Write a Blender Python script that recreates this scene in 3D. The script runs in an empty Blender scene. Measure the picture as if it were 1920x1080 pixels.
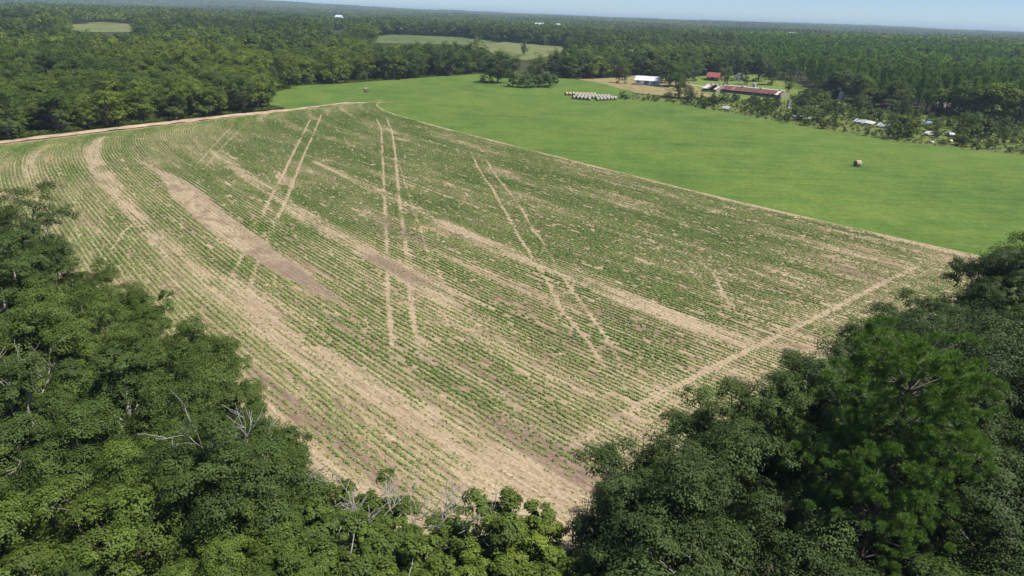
import bpy, bmesh, math, random
import numpy as np
from mathutils import Vector, Matrix

# ------------------------------------------------------------------ camera, sky, sun, exposure
S = bpy.context.scene
COL = S.collection
CAM_H = 35.0
F_PX = 1300.0                      # focal length for a 1920 px wide picture
ROLL = math.radians(2.15)
PITCH = math.atan((540 - 28) / F_PX * math.cos(ROLL))
_fw = np.array([0, math.cos(PITCH), -math.sin(PITCH)])
_r0 = np.array([1.0, 0, 0]); _u0 = np.cross(_r0, _fw)
_R = math.cos(ROLL) * _r0 + math.sin(ROLL) * _u0
_U = -math.sin(ROLL) * _r0 + math.cos(ROLL) * _u0

cam_d = bpy.data.cameras.new('camera')
cam_d.sensor_width = 36.0
cam_d.lens = 36.0 * F_PX / 1920.0
cam_d.clip_start = 0.5
cam_d.clip_end = 40000
cam = bpy.data.objects.new('camera', cam_d)
COL.objects.link(cam)
cam.matrix_world = Matrix(((_R[0], _U[0], -_fw[0], 0), (_R[1], _U[1], -_fw[1], 0),
                           (_R[2], _U[2], -_fw[2], CAM_H), (0, 0, 0, 1)))
S.camera = cam

SUN_EL = math.radians(60)
SUN_AZ = math.atan2(0.93, -0.30)     # compass bearing from +Y towards +X: from the right, a little behind
world = bpy.data.worlds.new('World'); S.world = world
world.use_nodes = True
wn = world.node_tree.nodes; wl = world.node_tree.links
bg = wn['Background']
sky_t = wn.new('ShaderNodeTexSky'); sky_t.sky_type = 'NISHITA'
sky_t.sun_disc = False
sky_t.sun_elevation = SUN_EL; sky_t.sun_rotation = SUN_AZ
sky_t.altitude = 2800; sky_t.air_density = 0.85; sky_t.dust_density = 0.0; sky_t.ozone_density = 5.0
wl.new(sky_t.outputs['Color'], bg.inputs['Color'])
bg.inputs['Strength'].default_value = 0.088

sun_d = bpy.data.lights.new('sun', 'SUN')
sun_d.energy = 5.0; sun_d.angle = math.radians(0.53); sun_d.color = (1.0, 0.955, 0.88)
sun = bpy.data.objects.new('sun', sun_d); COL.objects.link(sun)
_ts = Vector((math.sin(SUN_AZ) * math.cos(SUN_EL), math.cos(SUN_AZ) * math.cos(SUN_EL), math.sin(SUN_EL)))
sun.rotation_euler = _ts.to_track_quat('Z', 'Y').to_euler()
sun.location = (0, 0, 200)

S.view_settings.view_transform = 'Standard'
S.view_settings.look = 'None'
S.view_settings.exposure = 0.38
S.view_settings.gamma = 1.0
S.render.engine = 'CYCLES'
S.cycles.use_denoising = True
S.cycles.max_bounces = 5
S.cycles.diffuse_bounces = 3
S.cycles.transmission_bounces = 3
S.cycles.volume_bounces = 0
S.cycles.caustics_reflective = False
S.cycles.caustics_refractive = False

rng = np.random.default_rng(7)

# ------------------------------------------------------------------ layout helpers
def ss(a, b, x):
    t = np.clip((np.asarray(x, float) - a) / (b - a), 0, 1)
    return t * t * (3 - 2 * t)

_ns = np.random.default_rng(3)
_NOISE = _ns.random((256, 256))
def vnoise(x, y):
    """smooth value noise, period 256"""
    x = np.asarray(x, float); y = np.asarray(y, float)
    xi = np.floor(x).astype(int); yi = np.floor(y).astype(int)
    fx = x - xi; fy = y - yi
    fx = fx * fx * (3 - 2 * fx); fy = fy * fy * (3 - 2 * fy)
    a = _NOISE[xi % 256, yi % 256]; b = _NOISE[(xi + 1) % 256, yi % 256]
    c = _NOISE[xi % 256, (yi + 1) % 256]; d = _NOISE[(xi + 1) % 256, (yi + 1) % 256]
    return (a * (1 - fx) + b * fx) * (1 - fy) + (c * (1 - fx) + d * fx) * fy
def fbm(x, y, o=3):
    r = 0; a = 0.5; n = 0
    for k in range(o):
        r = r + a * vnoise(x * 2 ** k + 17.3 * k, y * 2 ** k + 5.1 * k); n += a; a *= 0.5
    return r / n

def terrain_z(x, y):
    d = np.hypot(x, y)
    z = 8.0 * ss(450, 1100, d) + 24.0 * ss(1800, 6500, d)
    z = z + ss(700, 2500, d) * 26.0 * (fbm(np.asarray(x) / 1300.0 + 9.2, np.asarray(y) / 900.0 + 4.4, 2) - 0.5)
    z = z + ss(3800, 5600, d) * 18.0 * ss(-0.1, -0.35, np.arctan2(x, np.maximum(y, 1)))
    return z

def at(px, py, z=None):
    """ground point seen at a photo pixel (z: height above the field, default the terrain)"""
    d = (px - 960) / F_PX * _R - (py - 540) / F_PX * _U + _fw
    zz = 0.0 if z is None else z
    for _ in range(8):
        t = (zz - CAM_H) / min(d[2], -1e-4)
        p = d * t
        if z is not None: break
        zz = float(terrain_z(p[0], p[1]))
    return np.array([p[0], p[1], zz])
def pix(x, y, z):
    x = np.asarray(x, float); y = np.asarray(y, float); z = np.asarray(z, float) - CAM_H
    w = x * _fw[0] + y * _fw[1] + z * _fw[2]
    w = np.where(w < 1, 1e-3, w)
    return (960 + F_PX * (x * _R[0] + y * _R[1] + z * _R[2]) / w,
            540 - F_PX * (x * _U[0] + y * _U[1] + z * _U[2]) / w)
def inpoly(px, py, poly):
    px = np.asarray(px, float); py = np.asarray(py, float)
    r = np.zeros(px.shape, bool); n = len(poly)
    for i in range(n):
        x1, y1 = poly[i]; x2, y2 = poly[(i + 1) % n]
        c = ((y1 > py) != (y2 > py))
        xs = (x2 - x1) * (py - y1) / ((y2 - y1) if y2 != y1 else 1e-9) + x1
        r ^= c & (px < xs)
    return r
def segdist(x, y, pts):
    d = np.full(np.shape(x), 1e9)
    for a, b in zip(pts[:-1], pts[1:]):
        ax, ay = a[0], a[1]; bx, by = b[0] - ax, b[1] - ay
        L = bx * bx + by * by + 1e-9
        t = np.clip(((x - ax) * bx + (y - ay) * by) / L, 0, 1)
        d = np.minimum(d, np.hypot(x - ax - t * bx, y - ay - t * by))
    return d

# ------------------------------------------------------------------ object helpers
def tag(o, label=None, cat=None, group=None, kind=None):
    if label: o['label'] = label
    if cat: o['category'] = cat
    if group: o['group'] = group
    if kind: o['kind'] = kind
    return o
def link(o, parent=None):
    COL.objects.link(o)
    if parent is not None: o.parent = parent
    return o
def empty(name, loc, rz=0.0, sc=None):
    o = bpy.data.objects.new(name, None); link(o)
    o.empty_display_size = 0.5
    o.location = [float(c) for c in loc]; o.rotation_euler = (0, 0, float(rz))
    if sc is not None: o.scale = sc if hasattr(sc, '__len__') else (sc, sc, sc)
    return o
def np_mesh(name, v, f, mats, attrs=None, uv=None, smooth=False, fm=None):
    """v (n,3), f (m,k) all faces with k corners"""
    me = bpy.data.meshes.new(name)
    v = np.ascontiguousarray(v, np.float32); f = np.ascontiguousarray(f, np.int32)
    m, k = f.shape
    me.vertices.add(len(v)); me.vertices.foreach_set('co', v.ravel())
    me.loops.add(m * k); me.loops.foreach_set('vertex_index', f.ravel())
    me.polygons.add(m)
    me.polygons.foreach_set('loop_start', np.arange(0, m * k, k, dtype=np.int32))
    me.polygons.foreach_set('loop_total', np.full(m, k, np.int32))
    if fm is not None: me.polygons.foreach_set('material_index', np.ascontiguousarray(fm, np.int32))
    if smooth: me.polygons.foreach_set('use_smooth', np.ones(m, bool))
    for mt in (mats if isinstance(mats, (list, tuple)) else [mats]): me.materials.append(mt)
    if attrs:
        for an, av in attrs.items():
            a = me.attributes.new(an, 'FLOAT', 'POINT'); a.data.foreach_set('value', np.ascontiguousarray(av, np.float32))
    if uv is not None:
        u = me.uv_layers.new(name='rows'); u.data.foreach_set('uv', np.ascontiguousarray(uv[f.ravel()], np.float32).ravel())
    me.update(calc_edges=True)
    return me
class MB:
    """collects boxes, prisms and tubes into one mesh"""
    def __init__(s): s.v = []; s.f = []
    def add(s, vs, fs):
        b = len(s.v); s.v += [tuple(map(float, p)) for p in vs]; s.f += [tuple(i + b for i in q) for q in fs]; return s
    def box(s, x0, x1, y0, y1, z0, z1):
        return s.add([(x0, y0, z0), (x1, y0, z0), (x1, y1, z0), (x0, y1, z0), (x0, y0, z1), (x1, y0, z1), (x1, y1, z1), (x0, y1, z1)],
                     [(3, 2, 1, 0), (4, 5, 6, 7), (0, 1, 5, 4), (1, 2, 6, 5), (2, 3, 7, 6), (3, 0, 4, 7)])
    def prism(s, prof, y0, y1):      # profile in xz, extruded in y
        n = len(prof)
        return s.add([(x, y0, z) for x, z in prof] + [(x, y1, z) for x, z in prof],
                     [tuple(range(n)), tuple(range(2 * n - 1, n - 1, -1))] + [(i + n, (i + 1) % n + n, (i + 1) % n, i) for i in range(n)])
    def xprism(s, prof, x0, x1):     # profile in yz, extruded in x
        n = len(prof)
        return s.add([(x0, y, z) for y, z in prof] + [(x1, y, z) for y, z in prof],
                     [tuple(range(n - 1, -1, -1)), tuple(range(n, 2 * n))] + [(i, (i + 1) % n, (i + 1) % n + n, i + n) for i in range(n)])
    def tube(s, pts, rad, k=6, cap=True):
        pts = [np.array(p, float) for p in pts]; n = len(pts)
        vs = []; fs = []
        for i in range(n):
            d = pts[min(i + 1, n - 1)] - pts[max(i - 1, 0)]; d = d / (np.linalg.norm(d) + 1e-9)
            a = np.array([0, 0, 1.0]) if abs(d[2]) < 0.9 else np.array([1.0, 0, 0])
            p = np.cross(d, a); p /= np.linalg.norm(p); q = np.cross(d, p)
            for j in range(k):
                t = 2 * math.pi * j / k
                vs.append(pts[i] + rad[i] * (math.cos(t) * p + math.sin(t) * q))
        for i in range(n - 1):
            for j in range(k):
                fs.append((i * k + j, i * k + (j + 1) % k, (i + 1) * k + (j + 1) % k, (i + 1) * k + j))
        if cap: fs += [tuple(range(k - 1, -1, -1)), tuple((n - 1) * k + j for j in range(k))]
        return s.add(vs, fs)
    def mesh(s, name, mat, smooth=False):
        me = bpy.data.meshes.new(name); me.from_pydata(s.v, [], s.f)
        bm = bmesh.new(); bm.from_mesh(me); bmesh.ops.recalc_face_normals(bm, faces=bm.faces); bm.to_mesh(me); bm.free()
        me.materials.append(mat)
        if smooth:
            me.polygons.foreach_set('use_smooth', np.ones(len(me.polygons), bool))
        return me
    def build(s, name, mat, parent=None, smooth=False):
        return link(bpy.data.objects.new(name, s.mesh(name, mat, smooth)), parent)

# ------------------------------------------------------------------ materials
def new_mat(name):
    m = bpy.data.materials.new(name); m.use_nodes = True
    nt = m.node_tree; nt.nodes.clear()
    out = nt.nodes.new('ShaderNodeOutputMaterial')
    return m, nt, out
class NT:
    def __init__(s, nt): s.nt = nt
    def n(s, t, **kw):
        x = s.nt.nodes.new('ShaderNode' + t)
        for k, v in kw.items(): setattr(x, k, v)
        return x
    def l(s, a, b): s.nt.links.new(a, b); return s
    def noise(s, vec, scale, detail=3, rough=0.55):
        x = s.n('TexNoise'); x.inputs['Scale'].default_value = scale; x.inputs['Detail'].default_value = detail
        x.inputs['Roughness'].default_value = rough
        if vec is not None: s.l(vec, x.inputs['Vector'])
        return x.outputs['Fac']
    def mapping(s, vec, scale):
        x = s.n('Mapping'); x.inputs['Scale'].default_value = scale; s.l(vec, x.inputs['Vector']); return x.outputs['Vector']
    def ramp(s, fac, stops):
        x = s.n('ValToRGB'); e = x.color_ramp.elements
        while len(e) < len(stops): e.new(0.5)
        for i, (p, c) in enumerate(stops):
            e[i].position = p; e[i].color = tuple(c) + (1,) if len(c) == 3 else c
        s.l(fac, x.inputs['Fac']); return x.outputs['Color']
    def mix(s, fac, a, b, mode='MIX'):
        x = s.n('Mix', data_type='RGBA', blend_type=mode)
        for val, i in ((fac, 0), (a, 6), (b, 7)):
            if hasattr(val, 'links'): s.l(val, x.inputs[i])
            elif i == 0: x.inputs[0].default_value = val
            else: x.inputs[i].default_value = tuple(val) + (1,)
        return x.outputs[2]
    def math(s, op, a, b=0.0, clamp=False):
        x = s.n('Math', operation=op); x.use_clamp = clamp
        for i, val in enumerate((a, b)):
            if hasattr(val, 'links'): s.l(val, x.inputs[i])
            else: x.inputs[i].default_value = val
        return x.outputs[0]
    def maprange(s, v, a, b, c=0.0, d=1.0):
        x = s.n('MapRange'); s.l(v, x.inputs[0])
        for i, q in enumerate((a, b, c, d)): x.inputs[i + 1].default_value = q
        return x.outputs[0]
    def attr(s, name, typ='GEOMETRY'):
        x = s.n('Attribute'); x.attribute_name = name; x.attribute_type = typ; return x.outputs['Fac']
    def principled(s, out, col, rough=0.9, spec=0.2, bump=None, bstr=0.3, bdist=0.1, metal=0.0):
        p = s.n('BsdfPrincipled')
        if hasattr(col, 'links'): s.l(col, p.inputs['Base Color'])
        else: p.inputs['Base Color'].default_value = tuple(col) + (1,)
        p.inputs['Roughness'].default_value = rough; p.inputs['Specular IOR Level'].default_value = spec
        p.inputs['Metallic'].default_value = metal
        if bump is not None:
            b = s.n('Bump'); b.inputs['Strength'].default_value = bstr; b.inputs['Distance'].default_value = bdist
            s.l(bump, b.inputs['Height']); s.l(b.outputs[0], p.inputs['Normal'])
        s.l(p.outputs[0], out.inputs['Surface'])
        return p

def leaf_mat(name, stops, spec=0.16, transl=0.20, rough=0.55, vmin=0.6, vmax=1.35):
    m, nt, out = new_mat(name); t = NT(nt)
    tint = t.attr('tint', 'INSTANCER')
    col = t.ramp(tint, stops)
    var = t.attr('var')
    col = t.mix(1.0, col, t.ramp(var, [(0, (vmin, vmin, vmin)), (1, (vmax, vmax, vmax * 0.9))]), 'MULTIPLY')
    p = t.n('BsdfPrincipled'); t.l(col, p.inputs['Base Color'])
    p.inputs['Roughness'].default_value = rough; p.inputs['Specular IOR Level'].default_value = spec
    tr = t.n('BsdfTranslucent')
    t.l(t.mix(1.0, col, (1.25, 1.35, 0.55), 'MULTIPLY'), tr.inputs['Color'])
    mx = t.n('MixShader'); mx.inputs[0].default_value = transl
    t.l(p.outputs[0], mx.inputs[1]); t.l(tr.outputs[0], mx.inputs[2]); t.l(mx.outputs[0], out.inputs['Surface'])
    return m
LEAF_STOPS = [(0.0, (0.050, 0.078, 0.026)), (0.35, (0.076, 0.120, 0.028)), (0.7, (0.128, 0.180, 0.028)), (1.0, (0.200, 0.245, 0.036))]
M_LEAF = leaf_mat('broadleaf_foliage', LEAF_STOPS)
M_PINE = leaf_mat('pine_needles', [(0, (0.060, 0.110, 0.036)), (0.5, (0.115, 0.200, 0.042)), (1, (0.195, 0.290, 0.050))], transl=0.25)
M_CROP = leaf_mat('crop_leaves', [(0, (0.160, 0.245, 0.066)), (0.5, (0.270, 0.335, 0.118)), (1, (0.430, 0.430, 0.200))], spec=0.12, transl=0.2, vmin=0.7, vmax=1.25)
M_RED = leaf_mat('russet_foliage', [(0, (0.10, 0.035, 0.02)), (1, (0.16, 0.07, 0.03))])

def simple(name, col, rough=0.8, var=0.25, scale=3.0, spec=0.25, metal=0.0, bstr=0.2, coords='Object', stretch=(1, 1, 1)):
    m, nt, out = new_mat(name); t = NT(nt)
    tc = t.n('TexCoord').outputs[coords]
    n1 = t.noise(t.mapping(tc, stretch), scale, 4)
    dk = tuple(c * (1 - var) for c in col); lt = tuple(min(c * (1 + var), 0.95) for c in col)
    c = t.ramp(n1, [(0.3, dk), (0.7, lt)])
    t.principled(out, c, rough, spec, n1, bstr, 0.02, metal)
    return m
M_BARK = simple('bark', (0.17, 0.145, 0.12), 0.95, 0.4, 6, stretch=(1, 1, 0.3))
M_PALEBARK = simple('pale_bark', (0.36, 0.33, 0.29), 0.95, 0.35, 5, stretch=(1, 1, 0.3))
M_DEAD = simple('dead_wood', (0.36, 0.335, 0.30), 0.9, 0.2, 6)
M_PINEBARK = simple('pine_bark', (0.13, 0.105, 0.085), 0.95, 0.35, 5, stretch=(1, 1, 0.3))

def ground_mat():
    m, nt, out = new_mat('woodland_floor'); t = NT(nt)
    tc = t.n('TexCoord').outputs['Object']
    a = t.noise(tc, 0.02, 4); b = t.noise(tc, 0.6, 4)
    c = t.ramp(a, [(0.35, (0.030, 0.042, 0.016)), (0.55, (0.050, 0.066, 0.022)), (0.75, (0.085, 0.100, 0.034))])
    c = t.mix(t.maprange(b, 0.4, 0.75), c, (0.070, 0.052, 0.032))
    t.principled(out, c, 0.95, 0.1, b, 0.5, 0.3)
    return m
def pasture_mat(name, cols, yellow, strength=1.0, scale=1.0):
    m, nt, out = new_mat(name); t = NT(nt)
    tc = t.n('TexCoord').outputs['Object']
    big = t.noise(tc, 0.022 * scale, 5, 0.68); mid = t.noise(tc, 0.09 * scale, 5, 0.62); fine = t.noise(tc, 0.9 * scale, 4, 0.7)
    rot = t.n('Mapping'); rot.inputs['Rotation'].default_value = (0, 0, 0.88); rot.inputs['Scale'].default_value = (0.02, 0.35, 1)
    t.l(tc, rot.inputs['Vector'])
    swath = t.noise(rot.outputs[0], 1.0 * scale, 4, 0.7)
    tuft = t.noise(tc, 0.33 * scale, 5, 0.75)
    f = t.math('ADD', t.math('MULTIPLY', big, 0.5), t.math('MULTIPLY', mid, 0.5))
    c = t.ramp(f, [(0.38, cols[0]), (0.5, cols[1]), (0.62, cols[2])])
    c = t.mix(t.maprange(swath, 0.42, 0.68, 0, 0.6), c, yellow)
    c = t.mix(1.0, c, t.ramp(fine, [(0.3, (0.74, 0.77, 0.72)), (0.7, (1.24, 1.2, 1.14))]), 'MULTIPLY')
    c = t.mix(1.0, c, t.ramp(tuft, [(0.33, (0.82, 0.86, 0.82)), (0.5, (1.0, 1.0, 1.0)), (0.68, (1.14, 1.11, 1.05))]), 'MULTIPLY')
    t.principled(out, c, 0.9, 0.1, fine, 0.6, 0.15)
    return m
def soil_mat():
    m, nt, out = new_mat('crop_soil'); t = NT(nt)
    uv = t.n('UVMap'); uv.uv_map = 'rows'
    uvv = uv.outputs[0]
    bare = t.attr('bare'); dark = t.attr('dark')
    streak = t.noise(t.mapping(uvv, (0.07, 1.25, 1)), 1.0, 4, 0.68)
    streak2 = t.noise(t.mapping(uvv, (0.45, 3.0, 1)), 1.0, 4, 0.68)
    fine = t.noise(t.mapping(uvv, (2.6, 4.0, 1)), 1.0, 5, 0.72)
    grit = t.noise(uvv, 7.0, 3, 0.7)
    f = t.math('ADD', t.math('MULTIPLY', streak, 0.62), t.math('MULTIPLY', streak2, 0.38))
    c = t.ramp(f, [(0.38, (0.165, 0.120, 0.084)), (0.46, (0.250, 0.188, 0.124)), (0.53, (0.350, 0.275, 0.175)), (0.61, (0.450, 0.366, 0.242))])
    c = t.mix(t.maprange(bare, 0.0, 0.9, 0.0, 0.64), c, t.ramp(t.math('ADD', t.math('MULTIPLY', streak2, 0.5), t.math('MULTIPLY', fine, 0.5)),
              [(0.36, (0.290, 0.217, 0.143)), (0.48, (0.415, 0.327, 0.215)), (0.60, (0.520, 0.430, 0.300))]))
    c = t.mix(t.math('MULTIPLY', dark, 0.85), c, t.ramp(streak2, [(0.35, (0.160, 0.110, 0.088)), (0.65, (0.250, 0.178, 0.140))]))
    c = t.mix(1.0, c, t.ramp(fine, [(0.32, (0.72, 0.70, 0.68)), (0.68, (1.16, 1.16, 1.14))]), 'MULTIPLY')
    c = t.mix(1.0, c, t.ramp(grit, [(0.3, (0.86, 0.86, 0.86)), (0.7, (1.10, 1.10, 1.10))]), 'MULTIPLY')
    sep = t.n('SeparateXYZ'); t.l(uvv, sep.inputs[0])
    furrow = t.math('SINE', t.math('MULTIPLY', sep.outputs[1], 2 * math.pi / ROW))
    hgt = t.math('ADD', t.math('MULTIPLY', furrow, 0.35), t.math('MULTIPLY', fine, 1.0))
    t.principled(out, c, 0.95, 0.1, hgt, 0.6, 0.12)
    return m
def track_mat(name, c0, c1, c2):
    m, nt, out = new_mat(name); t = NT(nt)
    tc = t.n('TexCoord').outputs['Object']
    a = t.noise(tc, 0.25, 5, 0.65); b = t.noise(tc, 3.0, 4, 0.7)
    c = t.ramp(a, [(0.32, c0), (0.5, c1), (0.68, c2)])
    c = t.mix(1.0, c, t.ramp(b, [(0.3, (0.8, 0.8, 0.78)), (0.7, (1.12, 1.12, 1.12))]), 'MULTIPLY')
    t.principled(out, c, 0.95, 0.1, b, 0.5, 0.08)
    return m
ROW = 0.68
M_GROUND = ground_mat()
M_PAST = pasture_mat('pasture_grass', [(0.058, 0.120, 0.025), (0.088, 0.158, 0.031), (0.120, 0.186, 0.038)], (0.155, 0.184, 0.042))
M_FARF = pasture_mat('far_field_grass', [(0.095, 0.128, 0.044), (0.135, 0.165, 0.060), (0.175, 0.190, 0.075)], (0.210, 0.195, 0.090), scale=0.6)
M_FARF2 = pasture_mat('far_crop_green', [(0.070, 0.110, 0.040), (0.092, 0.130, 0.046), (0.120, 0.155, 0.052)], (0.140, 0.160, 0.060), scale=0.6)
M_YARD = pasture_mat('dry_yard_grass', [(0.150, 0.165, 0.055), (0.240, 0.205, 0.095), (0.300, 0.240, 0.125)], (0.330, 0.265, 0.150), scale=2.0)
M_LAWN = pasture_mat('lawn_grass', [(0.085, 0.150, 0.032), (0.135, 0.195, 0.042), (0.175, 0.225, 0.056)], (0.205, 0.220, 0.070), scale=2.0)
M_SOIL = soil_mat()
M_TRACK = track_mat('sandy_track', (0.300, 0.215, 0.140), (0.450, 0.345, 0.230), (0.580, 0.470, 0.335))
M_DRIVE = track_mat('gravel_drive', (0.380, 0.300, 0.180), (0.480, 0.390, 0.240), (0.560, 0.470, 0.310))
M_SCRUBG = pasture_mat('scrub_grass', [(0.075, 0.115, 0.032), (0.110, 0.152, 0.040), (0.160, 0.180, 0.058)], (0.185, 0.165, 0.080), scale=3.0)

# ------------------------------------------------------------------ terrain
def make_ground():
    nr, na = 170, 260
    rad = np.concatenate([[0], np.geomspace(8, 15000, nr - 1)])
    ang = np.linspace(0, 2 * np.pi, na, endpoint=False)
    x = rad[:, None] * np.sin(ang)[None]; y = rad[:, None] * np.cos(ang)[None]
    z = terrain_z(x, y)
    v = np.stack([x, y, z], -1).reshape(-1, 3)
    i = np.arange(nr - 1)[:, None] * na; j = np.arange(na)[None]; jn = (j + 1) % na
    f = np.stack([i + j, i + na + j, i + na + jn, i + jn], -1).reshape(-1, 4)[:, ::-1]
    o = link(bpy.data.objects.new('ground', np_mesh('ground', v, f, M_GROUND, smooth=True)))
    tag(o, 'dark woodland floor and open country reaching to the horizon', 'ground', kind='structure')
make_ground()

def sheet(name, poly_px, mat, lift, label, cat='field', res=None):
    """flat sheet over the terrain from an outline of photo pixels, cut into a grid so that it follows the ground"""
    pts = [at(*p) for p in poly_px]
    return sheet_w(name, [(p[0], p[1]) for p in pts], mat, lift, label, cat, res)
def sheet_w(name, pts, mat, lift, label, cat='field', res=None):
    bm = bmesh.new()
    vs = [bm.verts.new((p[0], p[1], 0)) for p in pts]
    bm.faces.new(vs)
    bmesh.ops.triangulate(bm, faces=bm.faces[:])
    if res:
        for _ in range(7):
            es = [e for e in bm.edges if e.calc_length() > res]
            if not es: break
            bmesh.ops.subdivide_edges(bm, edges=es, cuts=1)
            bmesh.ops.triangulate(bm, faces=[f for f in bm.faces if len(f.verts) > 3])
    for w in bm.verts: w.co.z = float(terrain_z(w.co.x, w.co.y)) + lift
    bmesh.ops.recalc_face_normals(bm, faces=bm.faces)
    if sum(f.normal.z for f in bm.faces) < 0: bmesh.ops.reverse_faces(bm, faces=bm.faces)
    me = bpy.data.meshes.new(name); bm.to_mesh(me); bm.free(); me.materials.append(mat)
    o = link(bpy.data.objects.new(name, me))
    return tag(o, label, cat, kind='structure')

# pasture (bright green) on the far side of the crop
PAST_PX = [(520, 172), (560, 160), (660, 155), (760, 148), (850, 141), (905, 138), (960, 145), (1050, 147), (1130, 152), (1190, 176),
           (1260, 193), (1320, 204), (1400, 217), (1480, 232), (1560, 246), (1640, 258), (1700, 268), (1800, 279), (1920, 291), (2300, 330)]
pw = [tuple(at(*p)[:2]) for p in PAST_PX] + [(190, 80), (95, 98), (60, 110), (-60, 255), (-90, 262), (-112, 300)]
sheet_w('pasture', pw, M_PAST, 0.03, 'bright green hay pasture beyond the crop field', 'pasture')

# ------------------------------------------------------------------ crop field in row coordinates (s along the rows, v across)
E_ = np.array([0.64, -0.77]); E_ /= np.linalg.norm(E_)
N_ = np.array([-E_[1], E_[0]])
def s_top(v): return -214 - 0.36 * (v + 14)
def hook(s, v):
    amp = 14 + 5 * ss(95, 125, v)
    return amp * np.exp(-np.maximum(s - s_top(v), 0) / 18) + 5 * np.clip((s + 110) / 80, 0, 1.4) ** 2
def sv2xy(s, v):
    n = v + hook(s, v)
    return s * E_[0] + n * N_[0], s * E_[1] + n * N_[1]
V0, V1, S1 = -26.0, 127.5, -16.0

def G(l): return [at(*p)[:2] for p in l]
TRACKS = [  # (polyline, half width, strength)
    (G([(585, 217), (572, 246), (554, 280), (530, 330), (510, 367), (487, 417)]), 0.55, 1.0),
    (G([(605, 210), (589, 251), (572, 287), (552, 337), (536, 380), (512, 427)]), 0.55, 1.0),
    (G([(487, 417), (452, 485), (437, 517), (420, 570)]), 0.45, 0.85), (G([(512, 427), (485, 485), (470, 540), (460, 595)]), 0.45, 0.95),
    (G([(517, 495), (515, 555)]), 0.35, 0.7),
    (G([(705, 220), (715, 242), (717, 280), (720, 342), (722, 387), (725, 445), (727, 500), (728, 555), (735, 640), (737, 690)]), 0.5, 0.95),
    (G([(725, 222), (735, 247), (741, 287), (746, 342), (751, 392), (759, 445), (765, 500), (770, 562), (777, 612), (800, 690)]), 0.55, 1.0),
    (G([(747, 302), (775, 392), (790, 430), (800, 470), (835, 535), (880, 620)]), 0.35, 0.6),
    (G([(885, 285), (895, 312), (910, 337), (922, 352), (940, 385), (960, 417), (972, 442), (1000, 485), (1017, 512), (1040, 555), (1055, 585), (1110, 650), (1150, 720)]), 0.45, 0.9),
    (G([(907, 292), (935, 337), (952, 357), (975, 387), (1000, 432), (1015, 450), (1055, 520), (1095, 575), (1125, 617), (1180, 700)]), 0.45, 0.9),
    (G([(1283, 467), (1337, 513), (1367, 570), (1393, 597), (1430, 640)]), 0.4, 0.7), (G([(1180, 440), (1240, 462), (1290, 500), (1340, 560)]), 0.35, 0.5),
    (G([(1010, 880), (1070, 840), (1200, 760), (1310, 705), (1420, 650), (1500, 612), (1590, 565), (1740, 490)]), 0.7, 0.95),
    (G([(1080, 905), (1300, 735), (1440, 668), (1620, 570), (1780, 488)]), 0.5, 0.5),
    (G([(435, 237), (395, 280), (370, 310)]), 0.4, 0.7), (G([(457, 237), (407, 287), (385, 315)]), 0.4, 0.7),
    (G([(275, 402), (232, 435), (205, 480)]), 0.4, 0.8), (G([(285, 420), (240, 468)]), 0.4, 0.8),
]
STRIPS = [  # s0, s1, v at s0, v at s1, half width at s0, at s1, strength
    (-222, -120, 26.8, 23.2, 2.0, 1.8, 1.0), (-125, -28, 23.4, 26.4, 1.8, 2.2, 0.85), (-110, -28, 22.0, 23.2, 0.5, 1.2, 0.6), (-100, -30, 27.0, 30.0, 0.4, 1.0, 0.5),
    (-215, -118, 13.2, 10.2, 1.3, 1.6, 0.9), (-205, -160, 3.0, 2.0, 0.8, 0.8, 0.6),
    (-190, -64, 52.0, 45.5, 1.0, 2.6, 0.85), (-165, -105, 69.5, 67.0, 1.2, 1.6, 0.8), (-105, -34, 66.8, 63.6, 1.2, 2.5, 1.0),
    (-230, -140, 85, 87.7, 0.7, 0.6, 0.75), (-140, -36, 88.0, 88.5, 0.9, 1.3, 0.55), (-118, -45, 86.4, 84, 0.5, 1.2, 0.55),
    (-252, -150, 111.5, 108.5, 1.2, 0.8, 0.6), (-115, -40, 104.5, 103, 1.0, 1.6, 0.6), (-70, -34, 110.5, 112, 0.8, 2.2, 0.7),
    (-262, -30, 127.3, 127.3, 0.8, 1.8, 1.0), (-75, -20, 122.0, 121.0, 0.5, 3.0, 0.7),
    (-255, -170, 96.0, 97.0, 0.9, 0.5, 0.5), (-262, -215, 118.5, 120, 1.4, 0.6, 0.7), (-262, -225, 103.5, 104, 1.8, 0.5, 0.7), (-248, -225, 76, 77, 2.2, 0.5, 0.7),
    (-90, -35, 40.5, 41.5, 0.8, 1.5, 0.55), (-105, -60, 43.5, 41.8, 1.2, 1.2, 0.6), (-85, -40, 34.5, 35, 0.5, 1.6, 0.55),
    (-75, -30, 20.0, 20.0, 0.5, 0.9, 0.5), (-70, -30, 15.5, 15.5, 1.0, 2.4, 0.8), (-200, -120, 30.0, 29.5, 0.3, 0.5, 0.5),
    (-100, -38, 56, 57, 0.3, 0.9, 0.4), (-180, -100, 61.5, 60, 0.4, 0.4, 0.4), (-150, -60, 76, 75, 0.4, 0.7, 0.35),
]
PATCH_C = [(-180, 34.5, 0.2), (-160, 35.8, 1.6), (-144, 35.2, 3.1), (-125, 34.2, 3.1), (-112, 33.8, 3.1), (-101, 33.9, 2.6), (-95, 34.3, 2.0), (-84, 34.2, 1.3), (-74, 34.5, 0.2)]
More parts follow.
